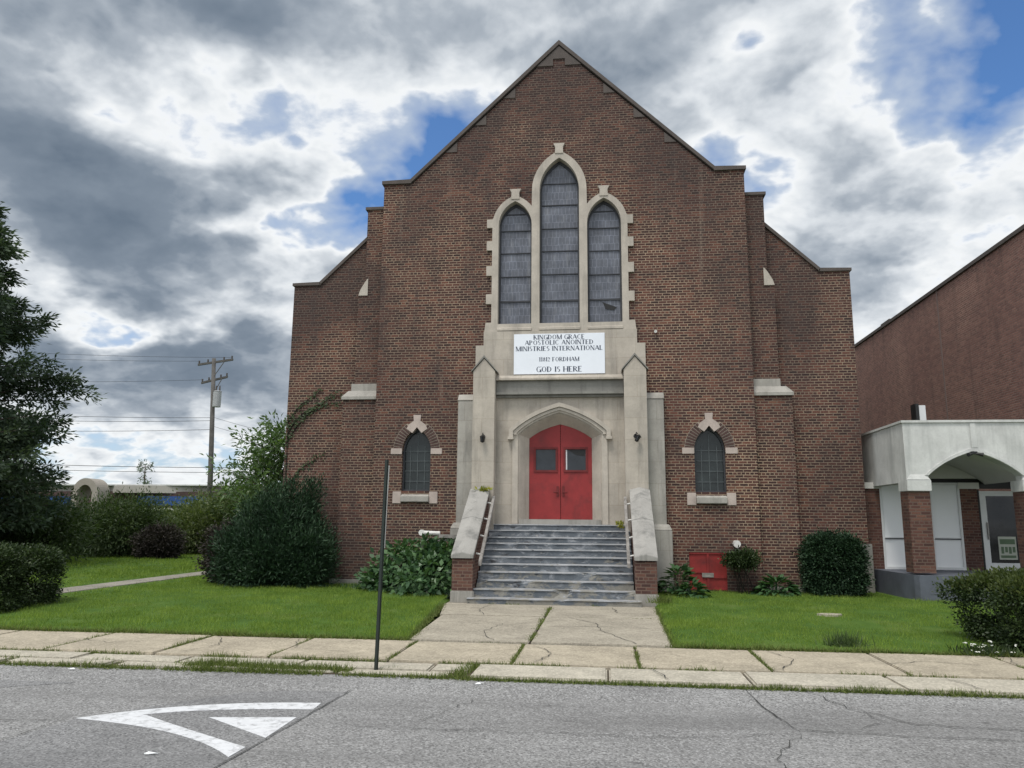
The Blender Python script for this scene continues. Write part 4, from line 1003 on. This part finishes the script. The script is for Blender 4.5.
# big conifer on the left
tx, ty = -20.9, 3.0
tree = thing('conifer_tree', 'tall dark feathery evergreen tree towering behind the clipped hedge', 'tree', (tx, ty, 0))
MB().tube([(tx, ty, -.1), (tx + .1, ty, 4), (tx, ty + .1, 9), (tx + .1, ty, 14.5)], [.34, .28, .17, .03], 10).build('trunk', M['bark'], tree, smooth=True)
prof = [(0.6, 3.2), (1.5, 4.6), (2.4, 4.3), (3.4, 4.3), (4.4, 4.9), (5.4, 4.3), (6.3, 5.1), (7.0, 3.6), (8.6, 3.1), (10.3, 2.5), (12, 1.6), (14.2, .4)]
def prof_r(z): return float(np.interp(z, [a for a, b in prof], [b for a, b in prof]))
cl = []; od = []; lb = MB(); random.seed(3)
for k in range(330):
    z = .9 + 13.2 * random.random() ** 1.25; a = random.uniform(0, 2 * math.pi)
    r = prof_r(z) * random.uniform(.72, 1.04); dv = Vector((math.cos(a), math.sin(a), 0))
    z0 = max(.3, z - r * .22)
    tip = Vector((tx, ty, z)) + dv * r + Vector((0, 0, r * .10 - .25)); st = Vector((tx, ty, z0))
    mid = st.lerp(tip, .55) + Vector((0, 0, .18 * r * .4))
    lb.tube([st, mid, tip], [.05, .03, .008], 5, False)
    for j in range(13):
        f = .28 + .74 * (j / 12) ** .8
        p = st.lerp(mid, f / .55) if f < .55 else mid.lerp(tip, (f - .55) / .45)
        side = Vector((-dv.y, dv.x, 0)) * random.gauss(0, .42 * (1.25 - f))
        cl.append(p + side + Vector((0, 0, random.gauss(-.05, .13)))); od.append(dv + side * .8 + Vector((0, 0, .12)))
lb.build('limbs', M['bark'], tree)
p, d, nr, l, ti = clumped(np.array(cl), unit(np.array(od)), 46, .155, .21, .12, .35)
leaves('crown', p, d, nr, l, .075, M['conifer'], tree, ti, .1)

bush('trimmed_hedge', 'dark clipped rounded hedge on the lawn under the tall evergreen tree', 'hedge', (-10.95, -5.75, .50), (1.75, 1.15, .62), M['hedge'], 2400, 26, .055, .05, .032, 21, .86, .12, .56, zmin=-.95, top_mat=None, fill=1.6)
bush('trimmed_hedge', 'clipped hedge with yellowish top painted as sunlit in front of the white porch', 'hedge', (8.5, -7.25, .45), (2.3, 1.05, .56), M['hedge'], 2900, 28, .05, .045, .03, 22, .86, .14, .52, zmin=-.95, top_mat=M['hedge_sun_tint'], fill=.8)
# left background shrubs
bush('willowy_shrub', 'large loose grey green shrub in front of the round arched shop entrance', 'shrub', (-19.6, 12.3, 1.1), (2.2, 1.8, 1.4), M['shrub'], 520, 26, .24, .17, .05, 31, .55, .5, zmin=-.8, droop=.25, fill=.5, flat=.8)
bush('round_shrub', 'small purplish ball shaped shrub alone on the far lawn', 'shrub', (-16.9, 11.0, .62), (.95, .8, .72), M['purple'], 300, 26, .10, .10, .05, 32, .7, .2, fill=.6)
bush('weedy_shrub', 'yellow green weedy shrub behind the small dark ball shrub', 'shrub', (-17.6, 15.5, 1.1), (2.3, 1.6, 1.35), M['shrub_pale'], 420, 22, .25, .16, .06, 33, .5, .5, droop=.1, flat=.8)
bush('weedy_shrub', 'tall yellow green bush at the foot of the utility pole', 'shrub', (-20.6, 24.5, 1.3), (3.2, 2.0, 1.4), M['shrub_pale'], 460, 22, .35, .22, .09, 34, .5, .5, flat=.8)
bush('feathery_shrub', 'feathery light green bush between the utility pole and the sapling', 'shrub', (-14.6, 16, 1.6), (2.4, 1.8, 1.75), M['shrub'], 420, 22, .28, .19, .07, 35, .5, .5, flat=.8)
bush('dark_shrub', 'dark green bush under the tall evergreen tree', 'shrub', (-19.5, 6.8, 1.15), (2.3, 1.5, 1.3), M['shrub'], 420, 24, .2, .15, .06, 36, .55, .4, flat=.8)
bush('low_shrub', 'low dark shrub between the willowy shrub and the evergreen tree', 'shrub', (-23.6, 12.0, .9), (2.4, 1.5, 1.15), M['purple'], 300, 24, .2, .15, .06, 37, .55, .4, flat=.8)
# distant hedgerow of single bushes closing the view to the left
for i, (x, y, rx, h_) in enumerate(((-31, 38, 3.0, 2.1), (-27, 40, 3.2, 2.0), (-21, 42, 3.4, 2.8), (-15, 40, 3.2, 3.2), (-38, 40, 3.2, .9), (-46, 42, 3.6, 1.5))):
    bush('distant_bush', ['far green bush standing before the shop beside the utility pole', 'far green bush right behind the utility pole', 'far bush in the gap between pole and sapling', 'far bush behind the sapling beside the church', 'far bush in front of the blue band of the shop', 'far bush beyond the round arched entrance of the shop'][i], 'shrub', (x, y, h_ * .5), (rx, 1.8, h_ * .55), M['shrub' if i % 2 else 'shrub_pale'], 240, 16, .4, .32, .16, 50 + i, .5, .45, twigs=False)
# thin far tree
ft = thing('thin_tree', 'thin ragged tree standing alone above the shop roof', 'tree', (-49.5, 62, 0))
MB().tube([(-49.5, 62, 0), (-49.4, 62, 4), (-49.6, 62, 7.6)], [.2, .14, .04], 6).build('trunk', M['bark'], ft)
c = np.array([(-49.5 + random.gauss(0, .38), 62 + random.gauss(0, .4), random.uniform(5.4, 8.0)) for _ in range(22)])
p, d, nr, l, ti = clumped(c, rng.normal(size=c.shape), 14, .16, .3, .1, .5); leaves('crown', p, d, nr, l, .12, M['conifer'], ft, ti)
# sapling beside the church
random.seed(5); sx, sy = -9.7, 6.5
sp = thing('sapling_tree', 'airy light leaved sapling behind the dark yew beside the church corner', 'tree', (sx, sy, 0))
q = MB(); cl = []; od = []
q.tube([(sx, sy, 0), (sx + .1, sy, 1.6), (sx + .05, sy - .1, 3.2), (sx + .35, sy, 5.2)], [.09, .07, .05, .012], 7)
for k in range(64):
    z = random.uniform(1.3, 5.0); a = random.uniform(0, 6.28); r = (1 - abs(z - 2.6) / 3.6) * random.uniform(1.5, 3.1) * (1.1 if math.cos(a) < 0 else .75)
    st = Vector((sx + .08 + .05 * z * .3, sy, z - .3)); dv = Vector((math.cos(a), math.sin(a), .45)); tip = st + dv * r
    q.tube([st, st.lerp(tip, .5) + Vector((0, 0, .1)), tip], [.025, .016, .005], 5, False)
    for j in range(9):
        f = .35 + .65 * j / 8
        cl.append(st.lerp(tip, f) + Vector((random.gauss(0, .13), random.gauss(0, .13), random.gauss(0, .1)))); od.append(dv)
q.build('trunk', M['bark'], sp)
p, d, nr, l, ti = clumped(np.array(cl), unit(np.array(od)), 17, .16, .19, .35, .6); leaves('crown', p, d, nr, l, .075, M['sapling'], sp, ti, .15)
# yew and barberry against the left wing
yw_ = thing('yew_shrub', 'big dark green yew shrub against the vine covered church wing', 'shrub', (-7.0, -.5, .05))
cs = []; os_ = []; random.seed(17)
def plume(bx_, by_, tip, n=9, wob=.07):
    b_ = Vector((bx_, by_, .12)); tp = Vector(tip); mid_ = b_.lerp(tp, .5) + Vector((random.gauss(0, .12), random.gauss(0, .08), .10))
    for j in range(n):
        f = .15 + .85 * j / (n - 1); q_ = b_.lerp(mid_, 2 * f) if f < .5 else mid_.lerp(tp, 2 * f - 1)
        w_ = wob * (1.5 - f)
        cs.append((q_.x + random.gauss(0, w_), q_.y + random.gauss(0, w_), q_.z + random.gauss(0, w_))); dd = (tp - b_).normalized(); os_.append((dd.x, dd.y, dd.z))
for k in range(215):
    a_ = random.uniform(0, 6.283); u_ = random.random() ** .5
    ex, ey = math.cos(a_) * u_, math.sin(a_) * u_
    x_ = -6.95 + 1.42 * ex; top_ = 2.45 * (1 - .62 * u_ ** 2.6) * random.uniform(.80, 1.08) * (1 - .10 * max(0, (-6.95 - x_)))
    plume(-6.95 + .95 * ex, -.5 + .55 * ey, (x_, min(.38, -.5 + .95 * ey), top_))
for k in range(12): plume(-6.25 + random.gauss(0, .1), -.35, (-6.22 + random.gauss(0, .10), -.3 + random.gauss(0, .08), random.uniform(2.3, 2.72)), 10, .06)
for k in range(70):
    a_ = random.uniform(math.pi, 2 * math.pi); plume(-6.95 + 1.0 * math.cos(a_), -.5 + .5 * math.sin(a_), (-6.95 + 1.5 * math.cos(a_), -.5 + .95 * math.sin(a_), random.uniform(.25, 1.3)), 6)
cs = np.array(cs); os_ = np.array(os_); cs[:, 2] = np.maximum(cs[:, 2], .1); cs[:, 1] = np.minimum(cs[:, 1], .42)
p, d, nr, l, ti = clumped(cs, os_ + np.array([0, 0, .3]), 24, .085, .12, 0, 1.1); p[:, 2] = np.maximum(p[:, 2], .05)
leaves('foliage', p, d, nr, l, .028, M['yew'], yw_, ti, .1)
core('twigs', (-7.0, -.5, 1.2), (1.6, .8, 1.2), yw_, 3, M['twig'])
bush('barberry_shrub', 'brownish purple shrub hugging the side of the dark yew', 'shrub', (-8.2, -.15, .76), (.72, .65, .80), M['purple'], 420, 30, .09, .075, .04, 41, .65, .25, fill=.7)
# broad leaved plant left of the steps
bl = thing('leafy_bush', 'broad leaved green bush filling the corner beside the stair wall', 'shrub', (-3.1, -1.4, .05))
cs, os_ = blob_points((-3.15, -1.2, .40), (1.15, .95, .74), 320, 61, .6, .3, -.4)
c2, o2 = blob_points((-2.75, -1.9, .3), (.62, .72, .48), 120, 62, .6, .3, -.4); c3, o3 = blob_points((-3.9, -1.3, .2), (.6, .5, .35), 70, 63, .6, .3, -.4)
c4, o4 = blob_points((-2.6, -.95, .78), (.5, .4, .36), 60, 64, .6, .3, -.4)
cs = np.vstack([cs, c2, c3, c4]); os_ = np.vstack([os_, o2, o3, o4]); cs[:, 2] = np.maximum(cs[:, 2], .12); cs[:, 0] = np.minimum(cs[:, 0], -2.28); cs[:, 1] = np.minimum(cs[:, 1], -.12)
p, d, nr, l, ti = clumped(cs, os_, 8, .07, .15, .35, .7); p[:, 2] = np.maximum(p[:, 2], .05)
nr = unit(nr + np.repeat(os_, 8, 0) * .9)
leaves('foliage', p, d, nr, l, .105, M['broad'], bl, ti, .16); core('twigs', (-3.1, -1.2, .45), (1.0, .8, .8), bl, 66, M['twig'])
# hostas
def hosta(cx, cy, r, h, n, seed, label):
    rr = np.random.default_rng(seed); t = thing('hosta_plant', label, 'plant', (cx, cy, .08), 'hostas along the church wall')
    a = rr.uniform(0, 6.283, n); f = rr.random(n) ** .6; el = 1.15 - f * 1.0
    st = np.stack([cx + np.cos(a) * r * f * .75, cy + np.sin(a) * r * f * .75, .1 + h * (1 - f ** 1.6) * rr.uniform(.6, 1, n)], 1)
    d = np.stack([np.cos(a) * np.cos(el), np.sin(a) * np.cos(el), np.sin(el) * .5 - f * .45], 1); nr = unit(np.stack([np.cos(a) * .3, np.sin(a) * .3, np.ones(n)], 1) + rr.normal(size=(n, 3)) * .2)
    leaves('leaf_rosette', st, d, nr, rr.uniform(.14, .24, n) * (.6 + r), rr.uniform(.09, .14, n), M['hosta'], t, rr.random(n), .18)
    q = MB()
    for k in range(0, n, 4): q.tube([(cx, cy, .05), tuple(st[k])], .006, 4, False)
    q.build('stalks', M['hosta'], t)
hosta(2.72, -.95, .62, .62, 170, 71, 'tall clump of broad hosta leaves between stair wall and red hatch')
hosta(2.95, -1.55, .40, .34, 90, 73, 'low drooping hosta in front of the tall hosta clump')
hosta(4.95, -.45, .62, .36, 190, 72, 'spreading hosta against the wall beside the leaning shrub')
# shrub by the red hatch
bush('leaning_shrub', 'small dark shrub on bare stems leaning over the red hatch', 'shrub', (4.20, -.40, .86), (.40, .30, .17), M['hedge'], 120, 18, .055, .06, .035, 81, .5, .4, fill=.5, stems=9)
bush('round_shrub', 'dark clipped round shrub against the church wing beside the porch', 'shrub', (6.25, -.35, .70), (.64, .55, .73), M['yew'], 900, 30, .06, .06, .035, 82, .75, .12, .72, fill=.8)
# flowers and tufts
t = thing('flower_clump', 'small clump of white flowers at the foot of the hedge', 'flowers', (6.05, -7.95, .02))
n = 20; pp = np.stack([6.05 + rng.normal(0, .16, n), -7.95 + rng.normal(0, .08, n), rng.uniform(.06, .2, n)], 1)
leaves('petals', np.repeat(pp, 4, 0), rng.normal(size=(n * 4, 3)) * [1, 1, .2], np.tile([0, -.6, 1.0], (n * 4, 1)), .034, .026, M['flower'], t, fold=0)
n2 = 260; leaves('foliage', np.stack([6.05 + rng.normal(0, .2, n2), -7.95 + rng.normal(0, .1, n2), rng.uniform(.01, .05, n2)], 1), rng.normal(size=(n2, 3)) * .4 + [0, 0, 1], rng.normal(size=(n2, 3)), .11, .02, M['hedge'], t)
def tuft(x, y, r, h, n, label, mat='weed', name='grass_tuft'):
    P = np.stack([x + rng.normal(0, r, n), y + rng.normal(0, r * .6, n), np.full(n, lawn_z(x, y) - .01)], 1)
    o = leaves(name, P, rng.normal(size=(n, 3)) * .45 + [0, 0, 1], rng.normal(size=(n, 3)), h * rng.uniform(.6, 1.2, n), .014, M[mat], None, None, 0, 'tri'); tag(o, label, 'grass tuft')
tuft(4.35, -7.6, .13, .22, 240, 'dark tuft of weeds at the lawn edge near the concrete cover', 'shrub')
tuft(-6.2, .0 - .9, .28, .12, 200, 'pale weeds at the front foot of the yew', 'hosta')
tuft(2.2, -2.95, .12, .2, 160, 'grassy weeds at the brick foot of the stair wall near the hostas', 'weed')
tuft(-4.6, -.9, .28, .16, 260, 'low weeds creeping out beside the broad leaved bush', 'hosta')
# little weeds sprouting on the stair tops
for x, y, z, lb_ in ((-1.80, -.62, 2.42, 'yellow green weed growing on top of a stair wall coping'), (1.45, -.55, 1.62, 'yellow weed in the corner of the top step beside the handrail')):
    n = 40; P = np.stack([x + rng.normal(0, .07, n), y + rng.normal(0, .04, n), np.full(n, z)], 1)
    tag(leaves('small_weed', P, rng.normal(size=(n, 3)) * .8 + [0, 0, .7], rng.normal(size=(n, 3)), .12, .05, M['yellow_leaf'] if 'yellow_leaf' in M else M.setdefault('yellow_leaf', leafmat('yellowing_leaves', (.12, .16, .03), (.42, .38, .06), .3)), None), lb_, 'weed')
# vine on the left wing
vn = thing('wall_vine', 'dark vine stems fanning across the brick of the church wing', 'vine', (-7.2, .45, 2.2))
q = MB(); cl = []
for (a, b, c) in (((-7.28, 3.9), (-6.7, 4.95), (-5.5, 4.92)), ((-7.25, 4.1), (-6.5, 4.75), (-5.75, 4.72)), ((-7.28, 3.7), (-6.8, 4.5), (-6.0, 5.05)), ((-7.25, 2.3), (-6.9, 3.1), (-6.3, 3.35)), ((-7.28, .5), (-7.2, 2.5), (-7.28, 4.4)), ((-7.3, 4.2), (-7.0, 4.7), (-6.4, 5.1))):
    P = bez(a, b, c, 14); q.tube([(x, .478, z + .03 * math.sin(7 * x)) for x, z in P], [.02 - .001 * i for i in range(15)], 4, False)
    cl += [(x + random.gauss(0, .03), .46, z + random.gauss(0, .035)) for x, z in P for _ in range(4)]
q.build('stems', M['twig'], vn)
cl = np.array(cl); n = len(cl); leaves('leaves', cl, rng.normal(size=(n, 3)) * [1, .2, .6], np.tile([0, -1.0, .4], (n, 1)) + rng.normal(size=(n, 3)) * .3, rng.uniform(.05, .10, n), .045, M['vine'], vn)
# lawn grass
def in_path(x, y): return (x > -11.15) & (x < -10.1) & (y > -8)
def blades(n, x0, x1, y0, y1, h, w, seed, density=None):
    r = np.random.default_rng(seed); x = r.uniform(x0, x1, n); y = r.uniform(y0, y1, n)
    k = ~in_path(x, y) & ~((x > -7.3) & (x < 7.3) & (y > .45)) & ~((x > -4.75) & (x < 4.75) & (y > -.05)) & ~((x > -2.2) & (x < 2.16) & (y > -3.1)) & ~((x > -1.75 - .098 * (np.minimum(y, -3.1) + 8)) & (x < 1.99 + .015 * (y + 8))) & ~((x > 7.4) & (y > -1.3))
    x, y = x[k], y[k]
    th = np.array([noise.noise((a * 1.6, b * 1.6, 9.0)) + .7 * noise.noise((a * 5, b * 5, 4.0)) for a, b in zip(x, y)])
    k = r.random(len(x)) < .62 + .9 * th; x, y = x[k], y[k]; n = len(x)
    e = np.clip((y + 8) / 3.5, 0, 1)
    z = .005 + .085 * e
    d = r.normal(size=(n, 3)) * .38 + [0, 0, 1]
    big_ = np.array([noise.noise((a * .9, b * .9, 2.0)) + .8 * noise.noise((a * 2.6, b * 2.6, 5.0)) for a, b in zip(x, y)])
    return np.stack([x, y, z], 1), d, r.normal(size=(n, 3)), h * r.uniform(.5, 1.45, n) * (1 + .5 * big_), np.full(n, w), .45 + .42 * big_ + r.normal(0, .24, n)
A = [blades(125000, -9.6, -1.7, -7.97, .45, .062, .0085, 1), blades(98000, 1.9, 8.4, -7.97, .45, .06, .0085, 2), blades(38000, -14, -9.4, -7.5, 8, .075, .013, 3), blades(66000, -24, -7.3, .4, 15.5, .085, .022, 4), blades(9000, 8.3, 12, -7.9, -1.4, .06, .01, 5)]
p, d, nr, l, w, ti = [np.concatenate(z, 0) for z in zip(*A)]
tag(leaves('grass', p, d, nr, l, w, M['grass'], None, ti, 0, 'tri'), 'short green lawn grass on both sides of the church walkway', 'grass', None, 'stuff')
# weeds in the joints and along the kerb
P = []; H = []
def line(a, b, n, spread, h, patch=0.0, seed=0):
    for _ in range(n):
        f = random.random(); x = a[0] + (b[0] - a[0]) * f; y = a[1] + (b[1] - a[1]) * f
        m = noise.noise((x * 1.7 + seed, y * 1.7, seed)) 
        if m < patch: continue
        P.append((x + random.gauss(0, spread), y + random.gauss(0, spread * .6), a[2])); H.append(h * random.uniform(.4, 1.2) * (1 + max(0, m)))
line((-9, -10.29, -.055), (-.5, -10.29, -.055), 5500, .045, .07, -.35); line((-.5, -10.315, -.055), (8, -10.315, -.055), 7000, .03, .06, -.6)
line((-3.8, -10.12, -.04), (-1.9, -10.12, -.04), 2600, .09, .10, -.6); line((-9, -10.0, -.05), (-.5, -9.98, -.05), 2600, .07, .06, .1, 21); line((-9, -9.92, -.06), (-.5, -9.92, -.06), 1500, .05, .05, .0, 3)
line((-.62, -10.25, -.05), (-.48, -9.6, -.04), 420, .045, .10, -1); line((-9, -9.56, -.03), (8, -9.56, -.03), 5200, .022, .065, .02, 5)
line((-9, -7.99, .0), (-1.7, -7.99, .0), 4200, .035, .085, -.5); line((1.95, -7.99, .0), (8.5, -7.99, .0), 3600, .035, .08, -.5)
line((0, -7.9, .0), (-.01, -3.1, .0), 900, .03, .05, -.25, 8); line((-1.8, -4.94, .0), (2, -4.94, .0), 500, .012, .03, .15, 9); line((-1.7, -7.98, -.02), (1.9, -7.98, -.02), 320, .012, .03, .1, 2)
line((-1.75, -2.88, .0), (1.8, -2.88, .0), 320, .015, .05, .1, 12); line((-1.73, -7.9, .0), (-2.2, -3.2, .02), 1200, .05, .07, -1); line((1.99, -7.9, .0), (2.08, -3.2, .02), 1100, .035, .07, -1)
for x in xs:
    if -9 < x < 8.5: line((x, -9.5, -.02), (x, -8.0, -.02), 420, .016, .055, random.choice([-.4, -.15, .05]), x)
P = np.array(P); n = len(P)
tag(leaves('joint_weeds', P, rng.normal(size=(n, 3)) * .55 + [0, 0, .8], rng.normal(size=(n, 3)), np.array(H), .011, M['weed'], None, rng.random(n), 0, 'tri'), 'thin weeds sprouting along the kerb and in the sidewalk joints', 'weeds', None, 'stuff')
# lawn cover and litter
q = MB(); pts = [(4.96 + .20 * math.cos(a) * (1 + .15 * math.sin(3 * a)), -4.64 + .14 * math.sin(a)) for a in np.linspace(0, 6.28, 16)[:-1]]
q.prism(pts, (), .05, .135, 'z'); tag(q.build('utility_cover', M['walk2']), 'small pale round concrete cover set in the lawn', 'utility cover')
for (x, y, lb_) in ((-2.42, -13.2, 'white paper scrap on the road below the white road marking'), (-5.1, -10.42, 'white paper scrap in the gutter away from the post'), (-.30, -10.46, 'tiny white scrap in the gutter near the post')):
    vs = [(x + random.uniform(-.03, .03) + dx * .022, y + dy * .015, road_z(y) + .014 + random.uniform(0, .012)) for dx, dy in ((-1, -1), (1, -1), (1.2, 0), (1, 1), (-1, 1), (-.8, 0))]
    q = MB(); q.add(vs + [(a, b, c - .006) for a, b, c in vs], [(0, 1, 2, 5), (5, 2, 3, 4), (11, 8, 7, 6), (10, 9, 8, 11)] + [(i, (i + 1) % 6, 6 + (i + 1) % 6, 6 + i) for i in range(6)])
    tag(q.build('paper_scrap', M['board'], None), lb_, 'litter', 'scraps of litter on the road')

# ================================================================== CAMERA, SKY, LIGHT
cyaw, cpit, crol, cf = .1179, .1759, .0086, 775.05
c, s_ = math.cos(cyaw), math.sin(cyaw)
F = Vector((-s_ * math.cos(cpit), c * math.cos(cpit), math.sin(cpit))); Rv = Vector((c, s_, 0)); U = Rv.cross(F)
R2 = Rv * math.cos(crol) + U * math.sin(crol); U2 = R2.cross(F)
cd = bpy.data.cameras.new('camera'); cam = bpy.data.objects.new('camera', cd); COL.objects.link(cam); S.camera = cam
cd.sensor_fit = 'HORIZONTAL'; cd.sensor_width = 36; cd.lens = 36 * cf / 1024; cd.clip_end = 3000; cd.clip_start = .05
cam.matrix_world = Matrix(((R2.x, U2.x, -F.x, 1.065), (R2.y, U2.y, -F.y, -19.2), (R2.z, U2.z, -F.z, 1.67), (0, 0, 0, 1)))

SUN_AZ, SUN_EL = R(205), R(64)        # clockwise from +Y (north = the church's back)
sd = bpy.data.lights.new('sun', 'SUN'); sd.energy = 2.3; sd.angle = R(16); sd.color = (1, .95, .87)
so = bpy.data.objects.new('sun', sd); COL.objects.link(so); so.location = (-10, -20, 40)
sv = Vector((math.sin(SUN_AZ) * math.cos(SUN_EL), math.cos(SUN_AZ) * math.cos(SUN_EL), math.sin(SUN_EL)))
so.rotation_euler = sv.to_track_quat('Z', 'Y').to_euler()

W = bpy.data.worlds.new('World'); S.world = W; W.use_nodes = True
t = N(W.node_tree); t.n.clear()
out = t.new('ShaderNodeOutputWorld'); bg = t.new('ShaderNodeBackground'); bg.inputs['Strength'].default_value = 1.0
sky = t.new('ShaderNodeTexSky', sky_type='NISHITA'); sky.sun_disc = False; sky.sun_elevation = SUN_EL; sky.sun_rotation = SUN_AZ; sky.air_density = 1.0; sky.dust_density = .4; sky.ozone_density = 2.0
tc = t.new('ShaderNodeTexCoord'); D = tc.outputs['Generated']
sep = t.new('ShaderNodeSeparateXYZ'); t.put(sep.inputs[0], D)
dx, dy, dz = sep.outputs
zc = t.math('MAXIMUM', dz, 0.0)
den = t.math('ADD', zc, .38)
cmb = t.new('ShaderNodeCombineXYZ'); t.put(cmb.inputs[0], t.math('DIVIDE', dx, den)); t.put(cmb.inputs[1], t.math('DIVIDE', dy, den)); cmb.inputs[2].default_value = 3.7
plane = cmb.outputs[0]
az = t.math('MULTIPLY', t.math('ARCTAN2', dx, dy), 180 / math.pi); el = t.math('MULTIPLY', t.math('ARCSINE', dz), 180 / math.pi)
ang = t.new('ShaderNodeCombineXYZ'); t.put(ang.inputs[0], az); t.put(ang.inputs[1], el)
wv = t.vm('MULTIPLY', t.vm('SUBTRACT', t.noise(plane, 2.6, 5, .55, color=True), (.5, .5, .5)), (24, 17, 0))
A = t.vm('ADD', ang.outputs[0], wv)
LOBES = [-31.7, 33.5, 20, 5.5, 0.50, -40, 29.5, 9, 3.5, 0.2, -38, 22.5, 12, 5.5, 0.52, -25.5, 23.2, 7.5, 3.6, 0.30,
 -38.5, 18.3, 10, 4.0, 0.30, -30.2, 16.8, 11, 3.4, 0.26, -24, 18.3, 6, 3.0, 0.28, -37.6, 10.5, 6, 3.0, 0.30,
 -30, 11.0, 15, 3.2, 0.26, -25.6, 8.0, 16, 3.4, 0.28, -35.5, 27.3, 8, 3.0, -0.42,
 -29.6, 28.4, 7, 3.0, -0.26, -25.8, 20.5, 5, 2.2, -0.34, -19, 20.5, 5, 3.5, -0.26, -37.3, 13.9, 7.5, 1.9, -0.18, -32.0, 13.2, 7, 1.8, -0.34,
 -18.5, 31.0, 10, 6.5, -0.22, -33.0, 5.1, 11.9, 2.6, -0.16, -16.3, 25.2, 6.5, 5.2, -0.74, -13.7, 24.0, 7.5, 3.4, -0.36, -12.3, 30.0, 4.5, 2.6, -0.12,
 3.3, 33.6, 12, 7.0, 0.42, 13.4, 32.6, 5.5, 2.4, -0.42,
 11.6, 23.2, 3.8, 3.2, -0.56, 28.8, 28.8, 7.8, 6.0, -0.95, 25.1, 25.3, 6.0, 2.4, -0.30,
 19.6, 17.5, 12.4, 7.2, 0.16, 16.9, 25.7, 9.3, 4.4, 0.10]
KR = 1.7
az_r = t.maprange(az, 0, 18, 0, 1)
acc = t.math('ADD', t.math('MULTIPLY', t.math('SUBTRACT', t.noise(plane, 3.4, 9, .55, .25), .5), .84), .355)
acc = t.math('ADD', acc, t.math('MULTIPLY', t.math('SUBTRACT', t.noise(plane, 11.0, 7, .62, .3), .5), .30))
vo = t.new('ShaderNodeTexVoronoi', feature='SMOOTH_F1', voronoi_dimensions='2D'); vo.inputs['Scale'].default_value = 7.0; vo.inputs['Smoothness'].default_value = .6; vo.inputs['Detail'].default_value = 2.0
t.put(vo.inputs['Vector'], t.vm('ADD', plane, t.vm('MULTIPLY', t.vm('SUBTRACT', t.noise(plane, 6, 4, .6, color=True), (.5, .5, .5)), (.25, .25, 0))))
acc = t.math('ADD', acc, t.math('MULTIPLY', t.math('SUBTRACT', vo.outputs['Distance'], .27), -.28))
for i in range(0, len(LOBES), 5):
    a0, e0, ra, re, amp = LOBES[i:i + 5]; ra *= KR; re *= KR
    mp = t.new('ShaderNodeMapping'); mp.vector_type = 'POINT'; t.put(mp.inputs[0], A)
    mp.inputs['Scale'].default_value = (1 / ra, 1 / re, 1); mp.inputs['Location'].default_value = (-a0 / ra, -e0 / re, 0)
    gr = t.new('ShaderNodeTexGradient', gradient_type='QUADRATIC_SPHERE'); t.put(gr.inputs[0], mp.outputs[0])
    acc = t.math('MULTIPLY_ADD', gr.outputs[1], amp, acc)
cloud = t.ramp(acc, [(.0, (.60, .67, .75)), (.10, (.95, .97, .98)), (.23, (.74, .78, .82)), (.40, (.42, .47, .53)), (.60, (.225, .275, .34)), (.92, (.14, .185, .245))])
cov = t.maprange(acc, -.30, .13)
blue = t.vm('MULTIPLY', sky.outputs[0], (.085, .085, .085))
blue = t.vm('MULTIPLY', blue, (1.05, 1.45, 1.85))
cloud = t.vm('MULTIPLY', cloud, t.ramp(t.maprange(dy, .45, -.5), [(0, 1.0), (1, 1.55)]))  # unseen clouds behind the camera brightened to add light on the facade
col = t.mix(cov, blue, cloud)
# below the horizon the world is only the far ground's bounce
below = t.maprange(dz, -.02, .0)
col = t.mix(below, (.12, .13, .10), col)
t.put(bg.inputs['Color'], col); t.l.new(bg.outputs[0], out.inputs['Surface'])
W.cycles.sampling_method = 'MANUAL'; W.cycles.sample_map_resolution = 512

S.view_settings.view_transform = 'Standard'; S.view_settings.look = 'None'; S.view_settings.exposure = 0.0; S.view_settings.gamma = 1
S.render.engine = 'CYCLES'; S.cycles.max_bounces = 6; S.cycles.diffuse_bounces = 3; S.cycles.glossy_bounces = 3; S.cycles.transmission_bounces = 2
S.cycles.use_denoising = True
try: S.cycles.denoiser = 'OPENIMAGEDENOISE'
except Exception: pass
S.render.resolution_x = 1024; S.render.resolution_y = 768
